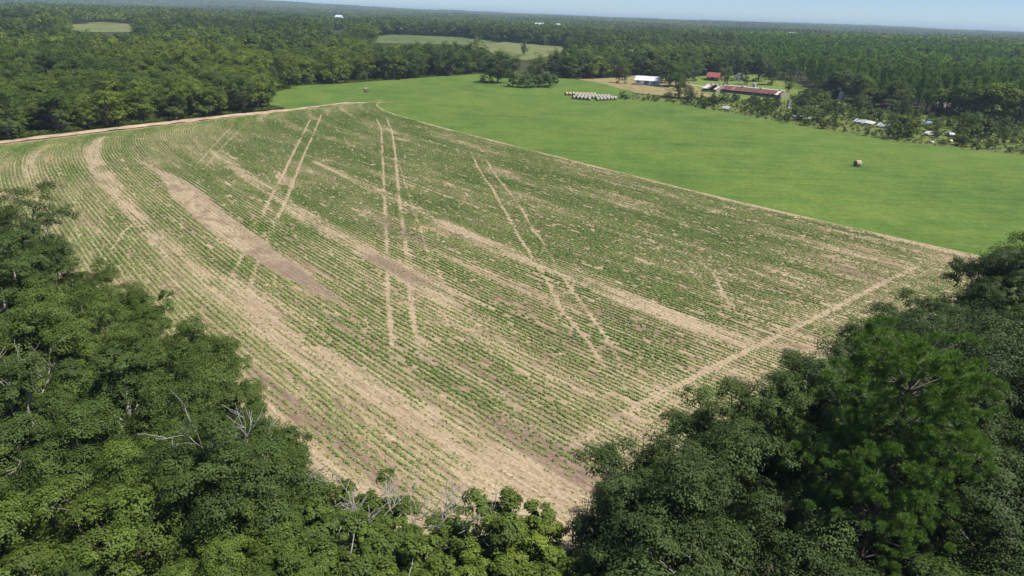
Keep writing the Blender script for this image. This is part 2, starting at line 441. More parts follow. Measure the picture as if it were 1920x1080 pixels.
def field_masks(s, v, x, y):
    bare = np.zeros(s.shape); dark = np.zeros(s.shape)
    wob = (fbm(s / 9.0, v / 2.3 + 40, 2) - 0.5)
    for a, b, va, vb, wa, wb, st in STRIPS:
        t = np.clip((s - a) / (b - a), 0, 1)
        d = np.abs(v - (va + (vb - va) * t)) - (wa + (wb - wa) * t) * (1 + 1.1 * wob)
        e = ss(0, 6, s - a) * ss(0, 6, b - s)
        bare = np.maximum(bare, st * 0.95 * e * (1 - ss(-0.9, 0.9, d)) * (0.55 + 0.45 * ss(0.3, 0.6, fbm(s / 7 + 90, v / 1.1, 2))))
    for pl, hw, st in TRACKS:
        st = min(st * 1.15, 1.0); hw = hw * 0.72
        d = segdist(x, y, pl)
        brk = 0.5 + 0.5 * ss(0.2, 0.55, fbm(x / 5.0 + 3, y / 5.0, 2))
        ends = np.minimum(np.hypot(x - pl[0][0], y - pl[0][1]), np.hypot(x - pl[-1][0], y - pl[-1][1]))
        bare = np.maximum(bare, st * brk * (0.3 + 0.7 * ss(0, 9, ends)) * (1 - ss(hw * 0.6, hw * 1.25, d)))
    pc = np.array(PATCH_C)
    c = np.interp(s, pc[:, 0], pc[:, 1]); w = np.interp(s, pc[:, 0], pc[:, 2], left=0, right=0)
    w = w * 0.85
    inp = (1 - ss(-0.3, 0.4, np.abs(v - c) - w * (1 + 0.5 * wob))) * (w > 0.15)
    bare = np.maximum(bare, inp)
    edge = inp * ss(0.0, 1.2, v - c - w * 0.25) * ss(-180, -150, s)
    low = inp * ss(-103, -92, s)
    head = inp * (1 - ss(-172, -150, s))
    speck = inp * ss(0.55, 0.7, fbm(s / 3.5, v / 1.5 + 7, 3)) * 0.8
    dark = np.maximum.reduce([dark, edge * 0.4, low * 0.85, head * 0.45, speck])
    # sandy corner by the woods, and the purple soil between the rows further on
    bare = np.maximum(bare, 0.50 * ss(-47, -37, s) * ss(0.30, 0.55, fbm(s / 3.0, v / 3.0 + 21, 2)))
    cor = (1 - ss(4, 9, np.hypot((s + 31) / 1.6, (v - 25.5) / 0.8)))
    bare = np.maximum(bare, 0.9 * cor)
    dk = ss(0.60, 0.76, fbm(s / 26.0 + 5, v / 2.6 + 2, 3)) * (1 - bare)
    dark = np.maximum(dark, 0.5 * dk)
    for a, b, vc, w in ((-112, -86, 57.5, 1.2), (-62, -40, 58.6, 1.0), (-155, -135, 66.0, 1.0), (-52, -36, 101, 1.6), (-48, -38, 110, 1.3), (-95, -72, 46.5, 1.2), (-70, -34, 18.2, 0.7), (-48, -26, 31, 1.6)):
        m = ss(0, 7, s - a) * ss(0, 7, b - s) * (1 - ss(-0.4, 0.5, np.abs(v - vc) - w * (1 + wob)))
        dark = np.maximum(dark, 0.9 * m)
    return bare, dark

def make_field():
    nv = 256; nsn = 420
    vv = np.linspace(V0, V1, nv)
    t = np.linspace(0, 1, nsn)
    s = s_top(vv)[:, None] + (S1 - s_top(vv)[:, None]) * t[None]
    v = np.repeat(vv[:, None], nsn, 1)
    x, y = sv2xy(s, v)
    bare, dark = field_masks(s, v, x, y)
    z = 0.07 + 0.10 * (fbm(x / 18, y / 18, 2) - 0.5)
    P = np.stack([x, y, z], -1).reshape(-1, 3)
    i = np.arange(nv - 1)[:, None] * nsn; j = np.arange(nsn - 1)[None]
    f = np.stack([i + j, i + nsn + j, i + nsn + j + 1, i + j + 1], -1).reshape(-1, 4)
    a, b, c = P[f[0, 0]], P[f[0, 1]], P[f[0, 2]]
    if np.cross(b - a, c - a)[2] < 0: f = f[:, ::-1]
    uv = np.stack([s, v], -1).reshape(-1, 2)
    me = np_mesh('crop_field', P, f, M_SOIL, {'bare': bare.ravel(), 'dark': dark.ravel()}, uv, smooth=True)
    o = link(bpy.data.objects.new('crop_field', me))
    tag(o, 'sandy tan and mauve soil of the row crop field crossed by wheel tracks', 'crop field', kind='structure')
make_field()

# ------------------------------------------------------------------ scattering by geometry nodes (stuff only)
def scatter(name, pts, rot, scl, idx, tint, protos, label, cat, kind='stuff'):
    me = bpy.data.meshes.new(name)
    n = len(pts)
    me.vertices.add(n); me.vertices.foreach_set('co', np.ascontiguousarray(pts, np.float32).ravel())
    def fa(nm, arr, typ='FLOAT', key='value'):
        a = me.attributes.new(nm, typ, 'POINT'); a.data.foreach_set(key, np.ascontiguousarray(arr).ravel())
    fa('rotz', np.stack([np.zeros(n), np.zeros(n), rot], -1).astype(np.float32), 'FLOAT_VECTOR', 'vector')
    scl = np.asarray(scl, np.float32)
    if scl.ndim == 1: scl = np.repeat(scl[:, None], 3, 1)
    fa('scl', scl, 'FLOAT_VECTOR', 'vector')
    fa('pick', np.asarray(idx, np.int32), 'INT'); fa('tint', np.asarray(tint, np.float32))
    col = bpy.data.collections.new(name + '_kinds')
    for p in protos: col.objects.link(p)
    ng = bpy.data.node_groups.new(name, 'GeometryNodeTree')
    ng.interface.new_socket('Geometry', in_out='INPUT', socket_type='NodeSocketGeometry')
    ng.interface.new_socket('Geometry', in_out='OUTPUT', socket_type='NodeSocketGeometry')
    N = ng.nodes; L = ng.links
    gi = N.new('NodeGroupInput'); go = N.new('NodeGroupOutput')
    ci = N.new('GeometryNodeCollectionInfo'); ci.inputs['Collection'].default_value = col
    ci.inputs['Separate Children'].default_value = True; ci.inputs['Reset Children'].default_value = True
    ip = N.new('GeometryNodeInstanceOnPoints'); ip.inputs['Pick Instance'].default_value = True
    def na(nm, typ):
        a = N.new('GeometryNodeInputNamedAttribute'); a.data_type = typ; a.inputs['Name'].default_value = nm; return a.outputs['Attribute']
    L.new(gi.outputs[0], ip.inputs['Points']); L.new(ci.outputs[0], ip.inputs['Instance'])
    L.new(na('pick', 'INT'), ip.inputs['Instance Index'])
    e2r = N.new('FunctionNodeEulerToRotation'); L.new(na('rotz', 'FLOAT_VECTOR'), e2r.inputs[0])
    L.new(e2r.outputs[0], ip.inputs['Rotation']); L.new(na('scl', 'FLOAT_VECTOR'), ip.inputs['Scale'])
    L.new(ip.outputs[0], go.inputs[0])
    o = link(bpy.data.objects.new(name, me))
    md = o.modifiers.new('scatter', 'NODES'); md.node_group = ng
    return tag(o, label, cat, kind=kind)

def rhombs(c, nrm, size, aspect, r, fold=0.0):
    """leaf faces: one rhombus per centre"""
    n = len(c)
    nrm = nrm / (np.linalg.norm(nrm, axis=1, keepdims=True) + 1e-9)
    a = r.normal(size=(n, 3)); a -= (a * nrm).sum(1, keepdims=True) * nrm
    a /= (np.linalg.norm(a, axis=1, keepdims=True) + 1e-9)
    b = np.cross(nrm, a)
    sz = np.asarray(size).reshape(-1, 1)
    v = np.stack([c - a * sz * 0.5, c - b * sz * 0.5 * aspect, c + a * sz * 0.5, c + b * sz * 0.5 * aspect], 1).reshape(-1, 3)
    f = np.arange(n * 4).reshape(n, 4)
    return v, f
def rdir(r, n):
    d = r.normal(size=(n, 3)); return d / np.linalg.norm(d, axis=1, keepdims=True)

# crop plants: small leafy mounds
def crop_proto(k):
    r = np.random.default_rng(100 + k)
    n = 34
    d = rdir(r, n); d[:, 2] = np.abs(d[:, 2])
    c = d * np.array([0.33, 0.24, 0.30]) * (0.45 + 0.55 * r.random((n, 1))) + np.array([0, 0, 0.04])
    nr = d * 0.9 + r.normal(size=(n, 3)) * 0.3 + np.array([0, 0, 0.8])
    v, f = rhombs(c, nr, 0.15 + 0.10 * r.random(n), 0.75, r)
    return bpy.data.objects.new('crop_plant_kind_%d' % k, np_mesh('crop_plant', v, f, M_CROP, {'var': np.repeat(r.random(n), 4)}))
def make_crop():
    r = np.random.default_rng(21)
    rows = np.arange(V0 + 0.4, V1 - 0.7, ROW)
    P = []; SV = []
    for v0 in rows:
        st = float(s_top(v0)) + 2.5
        s = np.arange(st, S1 - 3, 0.235); s = s + r.uniform(-0.09, 0.09, len(s))
        v = np.full(len(s), v0) + 0.06 * r.normal(size=len(s)) + 0.10 * np.sin(s / 11 + v0)
        SV.append(np.stack([s, v], 1))
    SV = np.concatenate(SV); s, v = SV[:, 0], SV[:, 1]
    x, y = sv2xy(s, v)
    bare, dark = field_masks(s, v, x, y)
    vig = fbm(s / 16.0 + 30, v / 4.0 + 11, 3)             # how well the crop stands
    row_v = fbm(s / 22.0, np.floor((v - V0) / ROW) * 3.7, 2)
    p = 1.10 * ss(0.10, 0.40, vig) * ss(0.06, 0.36, row_v)
    near = ss(-110, -40, s) * ss(60, 20, v)               # thin stand in the near corner
    p = p * (1 - 0.15 * near)
    p = np.where(dark > 0.5, p * 0.55, p)
    p = p * (1 - 0.90 * ss(0.35, 0.95, bare)) + 0.05
    far = ss(-150, -230, s)
    p = np.maximum(p, far * 0.85 * (1 - ss(0.3, 0.8, bare)))
    gap = ss(0.24, 0.36, fbm(s / 1.6 + 77, v * 3.1, 2))
    keep = r.random(len(s)) < p * gap
    keep &= (s - s_top(v)) > 3
    s, v, x, y, vig, bare = s[keep], v[keep], x[keep], y[keep], vig[keep], bare[keep]
    n = len(s)
    sc = (0.48 + 0.38 * vig + 0.26 * r.random(n)) * (1 - 0.45 * bare) * np.where(r.random(n) < 0.06, 1.3, 1.0) * (1 - 0.12 * ss(-90, -30, s))
    tint = np.clip(1.04 - 1.25 * vig + 0.20 * r.normal(size=n) + 0.45 * bare + 0.25 * (fbm(s / 30, v / 9 + 3, 2) - 0.5), 0, 1)
    # weeds and volunteer plants strewn between rows
    m = 60000
    ws = r.uniform(-255, S1 - 4, m); wv = r.uniform(V0, V1 - 1, m)
    ok = (ws > s_top(wv) + 3) & (fbm(ws / 12 + 3, wv / 4 + 60, 2) > 0.56 - 0.22 * ss(40, 90, wv))
    ws, wv = ws[ok], wv[ok]
    wx, wy = sv2xy(ws, wv)
    x = np.concatenate([x, wx]); y = np.concatenate([y, wy])
    sc = np.concatenate([sc, r.uniform(0.16, 0.46, len(ws))]); tint = np.concatenate([tint, np.clip(r.normal(0.75, 0.2, len(ws)), 0, 1)])
    n = len(x)
    ang = math.atan2(E_[1], E_[0])
    rot = ang + r.normal(0, 0.5, n) + np.where(r.random(n) < 0.5, math.pi, 0)
    z = 0.07 + 0.10 * (fbm(x / 18, y / 18, 2) - 0.5)
    pts = np.stack([x, y, z], 1)
    S3 = np.stack([sc * 1.1, sc * 0.90, sc * r.uniform(0.55, 0.95, n)], 1)
    scatter('crop_rows', pts, rot, S3, r.integers(0, 5, n), tint, [crop_proto(k) for k in range(5)],
            'rows of low green crop plants curving across the sandy field', 'crop plants')
    print('crop plants', n)
make_crop()

# sandy track along the far wood, and the margin between crop and pasture
def ribbon(name, pts, width, mat, lift, label, cat, seed=0, jag=0.35):
    r = np.random.default_rng(seed)
    pts = np.array(pts, float)
    seg = np.r_[0, np.cumsum(np.hypot(*np.diff(pts, axis=0).T))]
    n = max(int(seg[-1] / 1.5), 4)
    u = np.linspace(0, seg[-1], n)
    x = np.interp(u, seg, pts[:, 0]); y = np.interp(u, seg, pts[:, 1])
    for _ in range(6):
        x[1:-1] = (x[:-2] + x[1:-1] * 2 + x[2:]) / 4; y[1:-1] = (y[:-2] + y[1:-1] * 2 + y[2:]) / 4
    tx = np.gradient(x); ty = np.gradient(y); L = np.hypot(tx, ty); nx, ny = -ty / L, tx / L
    w = np.interp(u, seg, np.broadcast_to(np.asarray(width, float), (len(pts),)))
    wl = w * 0.5 * (1 + jag * (fbm(u / 4, u * 0 + seed, 3) - 0.5) * 2); wr = w * 0.5 * (1 + jag * (fbm(u / 4, u * 0 + seed + 9, 3) - 0.5) * 2)
    A = np.stack([x + nx * wl, y + ny * wl], 1); B = np.stack([x - nx * wr, y - ny * wr], 1)
    M_ = np.stack([x, y], 1)
    V = np.concatenate([A, M_, B]); z = terrain_z(V[:, 0], V[:, 1]) + lift
    i = np.arange(n - 1)
    f = np.concatenate([np.stack([i, i + n, i + n + 1, i + 1], 1), np.stack([i + n, i + 2 * n, i + 2 * n + 1, i + n + 1], 1)])
    P = np.column_stack([V, z])
    if np.cross(P[f[0, 1]] - P[f[0, 0]], P[f[0, 2]] - P[f[0, 0]])[2] < 0: f = f[:, ::-1]
    o = link(bpy.data.objects.new(name, np_mesh(name, P, f, mat, smooth=True)))
    return tag(o, label, cat, kind='structure')
ribbon('dirt_track', G([(-120, 284), (0, 268), (130, 252), (250, 238), (400, 221), (480, 213), (548, 206)]), [3.5, 3.5, 3.8, 4.2, 5.5, 5.5, 5.0], M_TRACK, 0.16,
       'pale sandy track along the edge of the far wood', 'track', 4, 0.55)
ribbon('field_margin', G([(548, 206), (600, 199), (655, 193), (735, 193)]), [3.0, 1.5, 3.0, 1.2], M_TRACK, 0.16,
       'thin sandy strip along the far end of the crop rows', 'track', 6, 0.8)

# ------------------------------------------------------------------ tree kinds
def tubes_np(segs, k=5):
    """segs: list of (pts (m,3), radii (m)) -> quads"""
    V = []; Fq = []; b = 0
    for pts, rad in segs:
        pts = np.asarray(pts, float); rad = np.asarray(rad, float); m = len(pts)
        d = np.gradient(pts, axis=0); d /= (np.linalg.norm(d, axis=1, keepdims=True) + 1e-9)
        a = np.where(np.abs(d[:, 2:3]) < 0.9, np.array([[0, 0, 1.0]]), np.array([[1.0, 0, 0]]))
        p = np.cross(d, a); p /= (np.linalg.norm(p, axis=1, keepdims=True) + 1e-9); q = np.cross(d, p)
        t = np.arange(k) * 2 * np.pi / k
        ring = pts[:, None] + rad[:, None, None] * (np.cos(t)[None, :, None] * p[:, None] + np.sin(t)[None, :, None] * q[:, None])
        V.append(ring.reshape(-1, 3))
        i = np.arange(m - 1)[:, None] * k; j = np.arange(k)[None]; jn = (j + 1) % k
        Fq.append((np.stack([i + j, i + jn, i + k + jn, i + k + j], -1) + b).reshape(-1, 4)); b += m * k
    return np.concatenate(V), np.concatenate(Fq)
def limb(a, b, r0, r1, r, m=5, sag=0.12):
    a = np.asarray(a, float); b = np.asarray(b, float)
    t = np.linspace(0, 1, m)[:, None]
    L = np.linalg.norm(b - a)
    p = a + (b - a) * t + r.normal(0, sag * L * 0.35, (m, 3)) * np.sin(np.pi * t)
    p[:, 2] += (np.sin(np.pi * t[:, 0]) * sag * L * 0.5)
    return p, np.linspace(r0, r1, m)

def oak_mesh(seed, h, rad, base, K, subs, per, leaf, flat=0.8, dead=0.0, bark=None, squash=1.0, mat=None, lsub=0.36, zlow=-0.55, outw=0.5, rcr=(0.19, 0.34)):
    """(wood mesh, crown mesh) of a broadleaved tree: limbs, leaf clumps on the limbs, leaf-sized faces on the clumps"""
    r = np.random.default_rng(seed)
    zc = base + (h - base) * 0.42; rz = (h - base) * 0.58
    d = rdir(r, K * 3); d = d[d[:, 2] > zlow][:K]; K = len(d)
    lob = 1 + 0.34 * np.sin(d[:, 0] * 3.1 + seed) * np.cos(d[:, 1] * 2.7 + seed * 1.7) + 0.16 * r.normal(size=K)
    q = np.clip(0.50 + 0.50 * r.random(K) ** 0.5, 0, 1) * lob
    rc = rad * r.uniform(rcr[0], rcr[1], K)
    cc = np.stack([d[:, 0] * rad * q * 0.86, d[:, 1] * rad * q * 0.86, zc + d[:, 2] * rz * q * np.where(d[:, 2] > 0, 0.86, 0.75)], 1)
    segs = []
    top = np.array([r.normal(0, 0.3), r.normal(0, 0.3), zc])
    tr = 0.018 * h + 0.02 * rad
    segs.append((np.array([[0, 0, -0.15], [0.02 * h * r.normal(), 0.02 * h * r.normal(), base * 0.6], top * [0.7, 0.7, 0.85], top + [0, 0, rz * 0.5]]),
                 np.array([tr * 1.35, tr, tr * 0.75, tr * 0.25])))
    for i in r.permutation(K)[:max(8, K // 2)]:
        z0 = base * r.uniform(0.7, 1.2) + 0.25 * (cc[i, 2] - base)
        z0 = min(max(z0, base * 0.5), zc + rz * 0.3)
        segs.append(limb((top[0] * 0.4, top[1] * 0.4, z0), cc[i], tr * r.uniform(0.35, 0.55), tr * 0.08, r))
    for _ in range(int(dead)):
        dd = rdir(r, 1)[0]; dd[2] = abs(dd[2]) * 0.7 + 0.1; dd /= np.linalg.norm(dd)
        a0 = np.array([0, 0, zc]); e = a0 + dd * np.array([rad, rad, rz]) * r.uniform(1.02, 1.14)
        m0 = a0 + (e - a0) * 0.55
        segs.append(limb(m0, e, 0.06, 0.02, r))
        for _ in range(9):
            t = r.uniform(0.55, 1.0); o = a0 + (e - a0) * t
            segs.append(limb(o, o + (dd + rdir(r, 1)[0] * 0.9) * rad * r.uniform(0.12, 0.28), 0.025, 0.008, r, 3))
    wv, wf = tubes_np(segs, 6)
    C = []; Nn = []; Sz = []; Vr = []
    for i in range(K):
        if subs > 1:
            sd = rdir(r, subs); sd[:, 2] = np.where(sd[:, 2] < -0.35, -sd[:, 2], sd[:, 2])
            sc_ = cc[i] + sd * rc[i] * np.array([1, 1, flat]) * r.uniform(0.65, 1.05, (subs, 1))
            sr = rc[i] * lsub * r.uniform(0.7, 1.3, subs)
            cv = np.clip(r.normal(0.5, 0.16) + 0.14 * r.normal(size=subs), 0, 1)
        else:
            sc_ = cc[i][None]; sr = np.array([rc[i]]); cv = np.array([np.clip(r.normal(0.5, 0.2), 0, 1)])
        n = per
        ld = rdir(r, len(sc_) * n).reshape(len(sc_), n, 3)
        ld[:, :, 2] = np.where(ld[:, :, 2] < -0.3, -ld[:, :, 2], ld[:, :, 2])
        pos = sc_[:, None] + ld * sr[:, None, None] * np.array([1, 1, flat]) * (r.random((len(sc_), n, 1)) ** 0.30) * 1.1
        out = pos - np.array([0, 0, zc - rz * 0.3]); out /= (np.linalg.norm(out, axis=2, keepdims=True) + 1e-9)
        if outw < 0.6:      # near trees: every clump has a lit side and a dark side
            cd = pos - cc[i]; cd /= (np.linalg.norm(cd, axis=2, keepdims=True) + 1e-9)
            nr = ld * 0.55 + cd * 0.85 + out * 0.5 + r.normal(size=pos.shape) * 0.40 + np.array([0, 0, 0.25])
        else:
            nr = ld * 0.6 + out * outw + r.normal(size=pos.shape) * 0.42 + np.array([0, 0, 0.6])
        C.append(pos.reshape(-1, 3)); Nn.append(nr.reshape(-1, 3))
        Vr.append(np.clip(np.repeat(cv, n) + 0.16 * r.normal(size=len(sc_) * n), 0, 1))
    C = np.concatenate(C); Nn = np.concatenate(Nn); Vr = np.concatenate(Vr)
    C[:, 2] = np.maximum(C[:, 2], 0.2)
    v, f = rhombs(C, Nn, leaf * r.uniform(0.7, 1.35, len(C)), 0.62, r)
    if squash != 1: v[:, 2] *= squash; wv[:, 2] *= squash
    return (np_mesh('trunk', wv, wf, bark or M_BARK, smooth=True), np_mesh('crown', v, f, mat or M_LEAF, {'var': np.repeat(Vr, 4)}))

def pine_mesh(seed, h, rad, base, whorls, per_whorl, tufts, blades, blen, bw, taper=1.0, open_=0.0):
    """(wood, crown) of a pine: straight trunk, whorls of boughs, tufts of needles as thin blades"""
    r = np.random.default_rng(seed)
    segs = [(np.array([[0, 0, -0.15], [0.05, 0, h * 0.4], [0.1 * r.normal(), 0.1 * r.normal(), h * 0.75], [0, 0, h * 0.98]]),
             np.array([0.012 * h + 0.06, 0.010 * h + 0.03, 0.006 * h + 0.02, 0.02]))]
    T = []; TD = []
    for w in range(whorls):
        t = (w + r.uniform(-0.3, 0.3)) / whorls
        z = base + (h - base) * np.clip(t, 0, 1) ** 0.9
        L = rad * (1 - np.clip(t, 0, 1)) ** (0.75 * taper) * (0.55 + 0.45 * min(1, (t + 0.15) * 4)) + 0.12 * rad
        a0 = r.uniform(0, 6.28)
        for k in range(per_whorl):
            if r.random() < open_: continue
            a = a0 + k * 2 * math.pi / per_whorl + r.normal(0, 0.3)
            Lk = L * r.uniform(0.7, 1.15)
            e = np.array([math.cos(a) * Lk, math.sin(a) * Lk, z + Lk * r.uniform(0.15, 0.6)])
            p, rr = limb((0, 0, z), e, 0.0022 * h + 0.015, 0.010, r, 4, 0.08)
            segs.append((p, rr))
            n = max(8 if tufts > 20 else 2, int(tufts * Lk / rad))
            if tufts > 20:
                for u in (0.5, 0.68, 0.85, 1.0, 1.0):
                    i = min(int(u * 3), 2); fr = u * 3 - i
                    cpt = p[i] * (1 - fr) + p[i + 1] * fr + r.normal(0, 0.22 * Lk * (1.1 - 0.5 * u), 3) * np.array([1, 1, 0.5])
                    for q in range(max(5, n // 5)):
                        od = rdir(r, 1)[0]; od[2] = abs(od[2]) * 0.8
                        T.append(cpt + od * r.uniform(0.1, 0.42) * np.array([1, 1, 0.7])); TD.append(od * 0.9 + np.array([0, 0, 0.5]))
                continue
            for q in range(n):
                u = r.uniform(0.35, 1.0); i = min(int(u * 3), 2); fr = u * 3 - i
                o = p[i] * (1 - fr) + p[i + 1] * fr + r.normal(0, 0.10 * Lk + 0.05, 3) * np.array([1, 1, 0.6])
                T.append(o); TD.append(np.array([math.cos(a) * 0.5, math.sin(a) * 0.5, 0.75]) + r.normal(0, 0.3, 3))
    for q in range(45 if tufts > 20 else 1):
        T.append(np.array([0, 0, h]) + r.normal(0, 0.35 if tufts > 20 else 0.0, 3) * np.array([1, 1, 1.3])); TD.append(np.array([0, 0, 1.0]) + r.normal(0, 0.4, 3))
    T = np.array(T); TD = np.array(TD); n = len(T)
    d = TD[:, None] * 0.75 + r.normal(size=(n, blades, 3)) * 0.75
    d /= np.linalg.norm(d, axis=2, keepdims=True)
    L = blen * r.uniform(0.7, 1.25, (n, blades, 1))
    side = np.cross(d, r.normal(size=d.shape)); side /= (np.linalg.norm(side, axis=2, keepdims=True) + 1e-9)
    o = T[:, None] + d * 0.03
    v = np.stack([o - side * bw * 0.3, o + d * L * 0.55 - side * bw * 0.5, o + d * L, o + d * L * 0.55 + side * bw * 0.5], 2).reshape(-1, 3)
    f = np.arange(len(v)).reshape(-1, 4)
    tv = np.clip(0.5 + 0.2 * r.normal(size=n), 0, 1)
    wv, wf = tubes_np(segs, 6)
    return (np_mesh('trunk', wv, wf, M_PINEBARK, smooth=True), np_mesh('crown', v, f, M_PINE, {'var': np.repeat(tv, blades * 4)}))

def bare_mesh(seed, h, mat, spread=0.5, levels=3, lean=(0, 0)):
    """leafless tree: trunk and crown of branches"""
    r = np.random.default_rng(seed)
    trunk = []; tw = []
    def grow(o, d, L, rad, lev):
        m = 5
        p = [o]; dd = d.copy()
        for i in range(m - 1):
            dd = dd + r.normal(0, 0.16, 3) + np.array([0, 0, 0.05]); dd /= np.linalg.norm(dd)
            p.append(p[-1] + dd * L / (m - 1))
        p = np.array(p); rr = np.linspace(rad, rad * 0.45 if lev < levels else 0.014, m)
        (trunk if lev == 0 else tw).append((p, rr))
        if lev < levels:
            n = r.integers(3, 6) if lev else r.integers(6, 9)
            for k in range(n):
                u = r.uniform(0.35, 1.0); i = min(int(u * (m - 1)), m - 2); fr = u * (m - 1) - i
                q = p[i] * (1 - fr) + p[i + 1] * fr
                nd = dd + rdir(r, 1)[0] * (spread + 0.45); nd[2] += 0.10; nd /= np.linalg.norm(nd)
                grow(q, nd, L * r.uniform(0.38, 0.68), max(rad * (1 - 0.5 * u) * 0.55, 0.022), lev + 1)
    grow(np.array([0, 0, -0.1]), np.array([lean[0], lean[1], 1.0]), h * 0.66, 0.012 * h + 0.03, 0)
    a = tubes_np(trunk, 7); b = tubes_np(tw, 4)
    return np_mesh('trunk', *a, mat, smooth=True), np_mesh('branches', *b, mat, smooth=True)

def joined(name, wood, crown):
    """one mesh of wood + leaves for scattered stuff"""
    bm = bmesh.new(); bm.from_mesh(wood)
    nw = len(bm.faces); bm.from_mesh(crown)
    bm.faces.ensure_lookup_table()
    for i in range(nw, len(bm.faces)): bm.faces[i].material_index = 1
    me = bpy.data.meshes.new(name); bm.to_mesh(me); bm.free()
    me.materials.append(wood.materials[0]); me.materials.append(crown.materials[0])
    return me

OAK_HI = [oak_mesh(11 + i, h, rd, b, K, 18, 68, lf * 0.94, 0.86, dd, bk, lsub=0.38) for i, (h, rd, b, K, lf, fl, dd, bk) in enumerate([
    (13, 4.6, 3.5, 40, 0.15, 0.75, 0, M_BARK), (12, 4.0, 3.0, 34, 0.15, 0.85, 0, M_PALEBARK), (14, 5.2, 4.0, 46, 0.16, 0.70, 0, M_BARK),
    (11.5, 3.6, 2.5, 30, 0.15, 0.90, 1, M_PALEBARK), (13, 4.2, 4.5, 36, 0.15, 0.65, 1, M_PALEBARK), (12.5, 4.8, 3.0, 42, 0.15, 0.8, 0, M_BARK)])]
OAK_H = [13, 12, 14, 11.5, 13, 12.5]
SAPLING = [oak_mesh(41 + i, 8.5, 2.0 + 0.3 * i, 1.5, 26, 12, 52, 0.15, 1.0, 0, M_PALEBARK, lsub=0.42) for i in range(2)]
OAK_MID = [oak_mesh(61 + i, 13, rd, b, 40, 9, 16, 0.40, 0.95, 0, M_BARK, zlow=-0.92, outw=1.1, rcr=(0.24, 0.42), lsub=0.48) for i, (rd, b, fl) in enumerate(
    [(4.4, 0.8, 0.8), (5.0, 1.0, 0.75), (3.9, 0.8, 0.9), (4.7, 0.6, 0.8), (4.2, 1.0, 0.7)])]
OAK_LOW = [oak_mesh(81 + i, 13, rd, 0.8, 26, 5, 11, 0.80, 0.95, 0, zlow=-0.9, outw=1.1, rcr=(0.26, 0.44), lsub=0.5) for i, rd in enumerate([4.3, 5.0, 3.9, 4.6])]
PINE_HI = pine_mesh(5, 20, 5.2, 9.5, 12, 7, 58, 36, 0.30, 0.034, 0.36, 0.10)
PINE_MID = [pine_mesh(20 + i, 16, 2.0 + 0.2 * i, 5.0, 15, 5, 5, 9, 0.80, 0.17, 0.9) for i in range(4)]
PINE_LOW = [pine_mesh(30 + i, 16, 2.1, 5.5, 9, 4, 3, 6, 1.3, 0.42, 0.9) for i in range(3)]
SHRUB = [oak_mesh(91 + i, 4.0, 2.0 + 0.3 * i, 0.3, 26, 6, 13, 0.34, 0.9, 0, zlow=-0.9, outw=0.9) for i in range(4)]
CEDAR = [oak_mesh(96 + i, 6.0, 1.5, 0.3, 28, 5, 13, 0.32, 1.2, 0, zlow=-0.95, outw=0.9) for i in range(2)]

def plant(name, mesh_pair, p, sc, tint, label, cat='tree', group=None, rz=None, parts=('trunk', 'crown'), mats=None):
    rz = rng.uniform(0, 6.283) if rz is None else rz
    o = empty(name, p, rz, sc)
    for nm, me in zip(parts, mesh_pair):
        c = link(bpy.data.objects.new(nm, me), o); c['tint'] = float(tint)
    return tag(o, label, cat, group)

# ------------------------------------------------------------------ near woods
def dart(poly, zc, n, dmin, existing, seed, zfun=None):
    """random stems inside a canopy outline (photo outline projected to canopy height), no closer than dmin"""
    r = np.random.default_rng(seed)
    W = [at(px, py, zc)[:2] for px, py in poly]
    W = np.array(W); lo = W.min(0); hi = W.max(0)
    pts = list(existing); out = []
    for _ in range(n):
        q = lo + (hi - lo) * r.random(2)
        if not inpoly(q[0], q[1], W): continue
        if pts and np.min(np.hypot(*(np.array(pts) - q).T)) < dmin: continue
        pts.append(q); out.append(q)
    return out
NEAR = []      # list of (x, y)
def tone(t): return 'deep green' if t < 0.24 else ('mid green' if t < 0.46 else ('light green' if t < 0.62 else 'yellow green'))
def near_label(x, y, h, t, wood):
    px, py = pix(x, y, h * 0.85); px = float(px); py = float(py)
    size = 'low' if h < 9.5 else ('tall' if h > 12.6 else 'mid height')
    if wood == 'left':
        place = ('at the top tip of the left wood' if py < 520 else 'at the bottom left corner' if (py > 880 and px < 220) else 'by the left picture edge' if px < 110 else
                 'on the field side of the left wood' if px > 330 and py < 860 else 'low in the left wood near the bottom edge' if py > 880 else 'inside the left wood' )
        g = 'trees of the near wood left of the field'
    elif wood == 'right':
        place = ('at the far tip of the right wood' if py < 560 else 'at the bottom right corner' if (py > 880 and px > 1650) else 'by the right picture edge' if px > 1780 else
                 'on the field side of the right wood' if py < 1000 - (px - 1130) * 0.62 else 'low in the right wood near the bottom edge' if py > 900 else 'inside the right wood')
        g = 'trees of the near wood right of the field'
    else:
        place = 'in the thicket below the field, ' + ('toward the left wood' if px < 640 else 'before the sandy corner' if px < 900 else 'beside the dark right wood')
        g = 'trees of the thicket below the field'
    return '%s %s tree %s' % (size, tone(t), place), g
def near_tree(px, py, h, kind=None, tint=None, label=None, group=None, seed=None, wide=1.0, name='broadleaf_tree', zfrac=0.93):
    """tree whose crown top stands where the photo shows it"""
    p = at(px, py, h * zfrac)
    k = int(rng.integers(0, 6)) if kind is None else kind
    s = h / OAK_H[k]
    t = float(np.clip(rng.normal(0.42, 0.14), 0, 1)) if tint is None else tint
    NEAR.append(p[:2])
    label, group = near_label(p[0], p[1], h, t, 'left' if p[0] < 0 else 'right')
    return plant(name, OAK_HI[k], (p[0], p[1], 0), (s * wide, s * wide, s), t, label, 'tree', group)

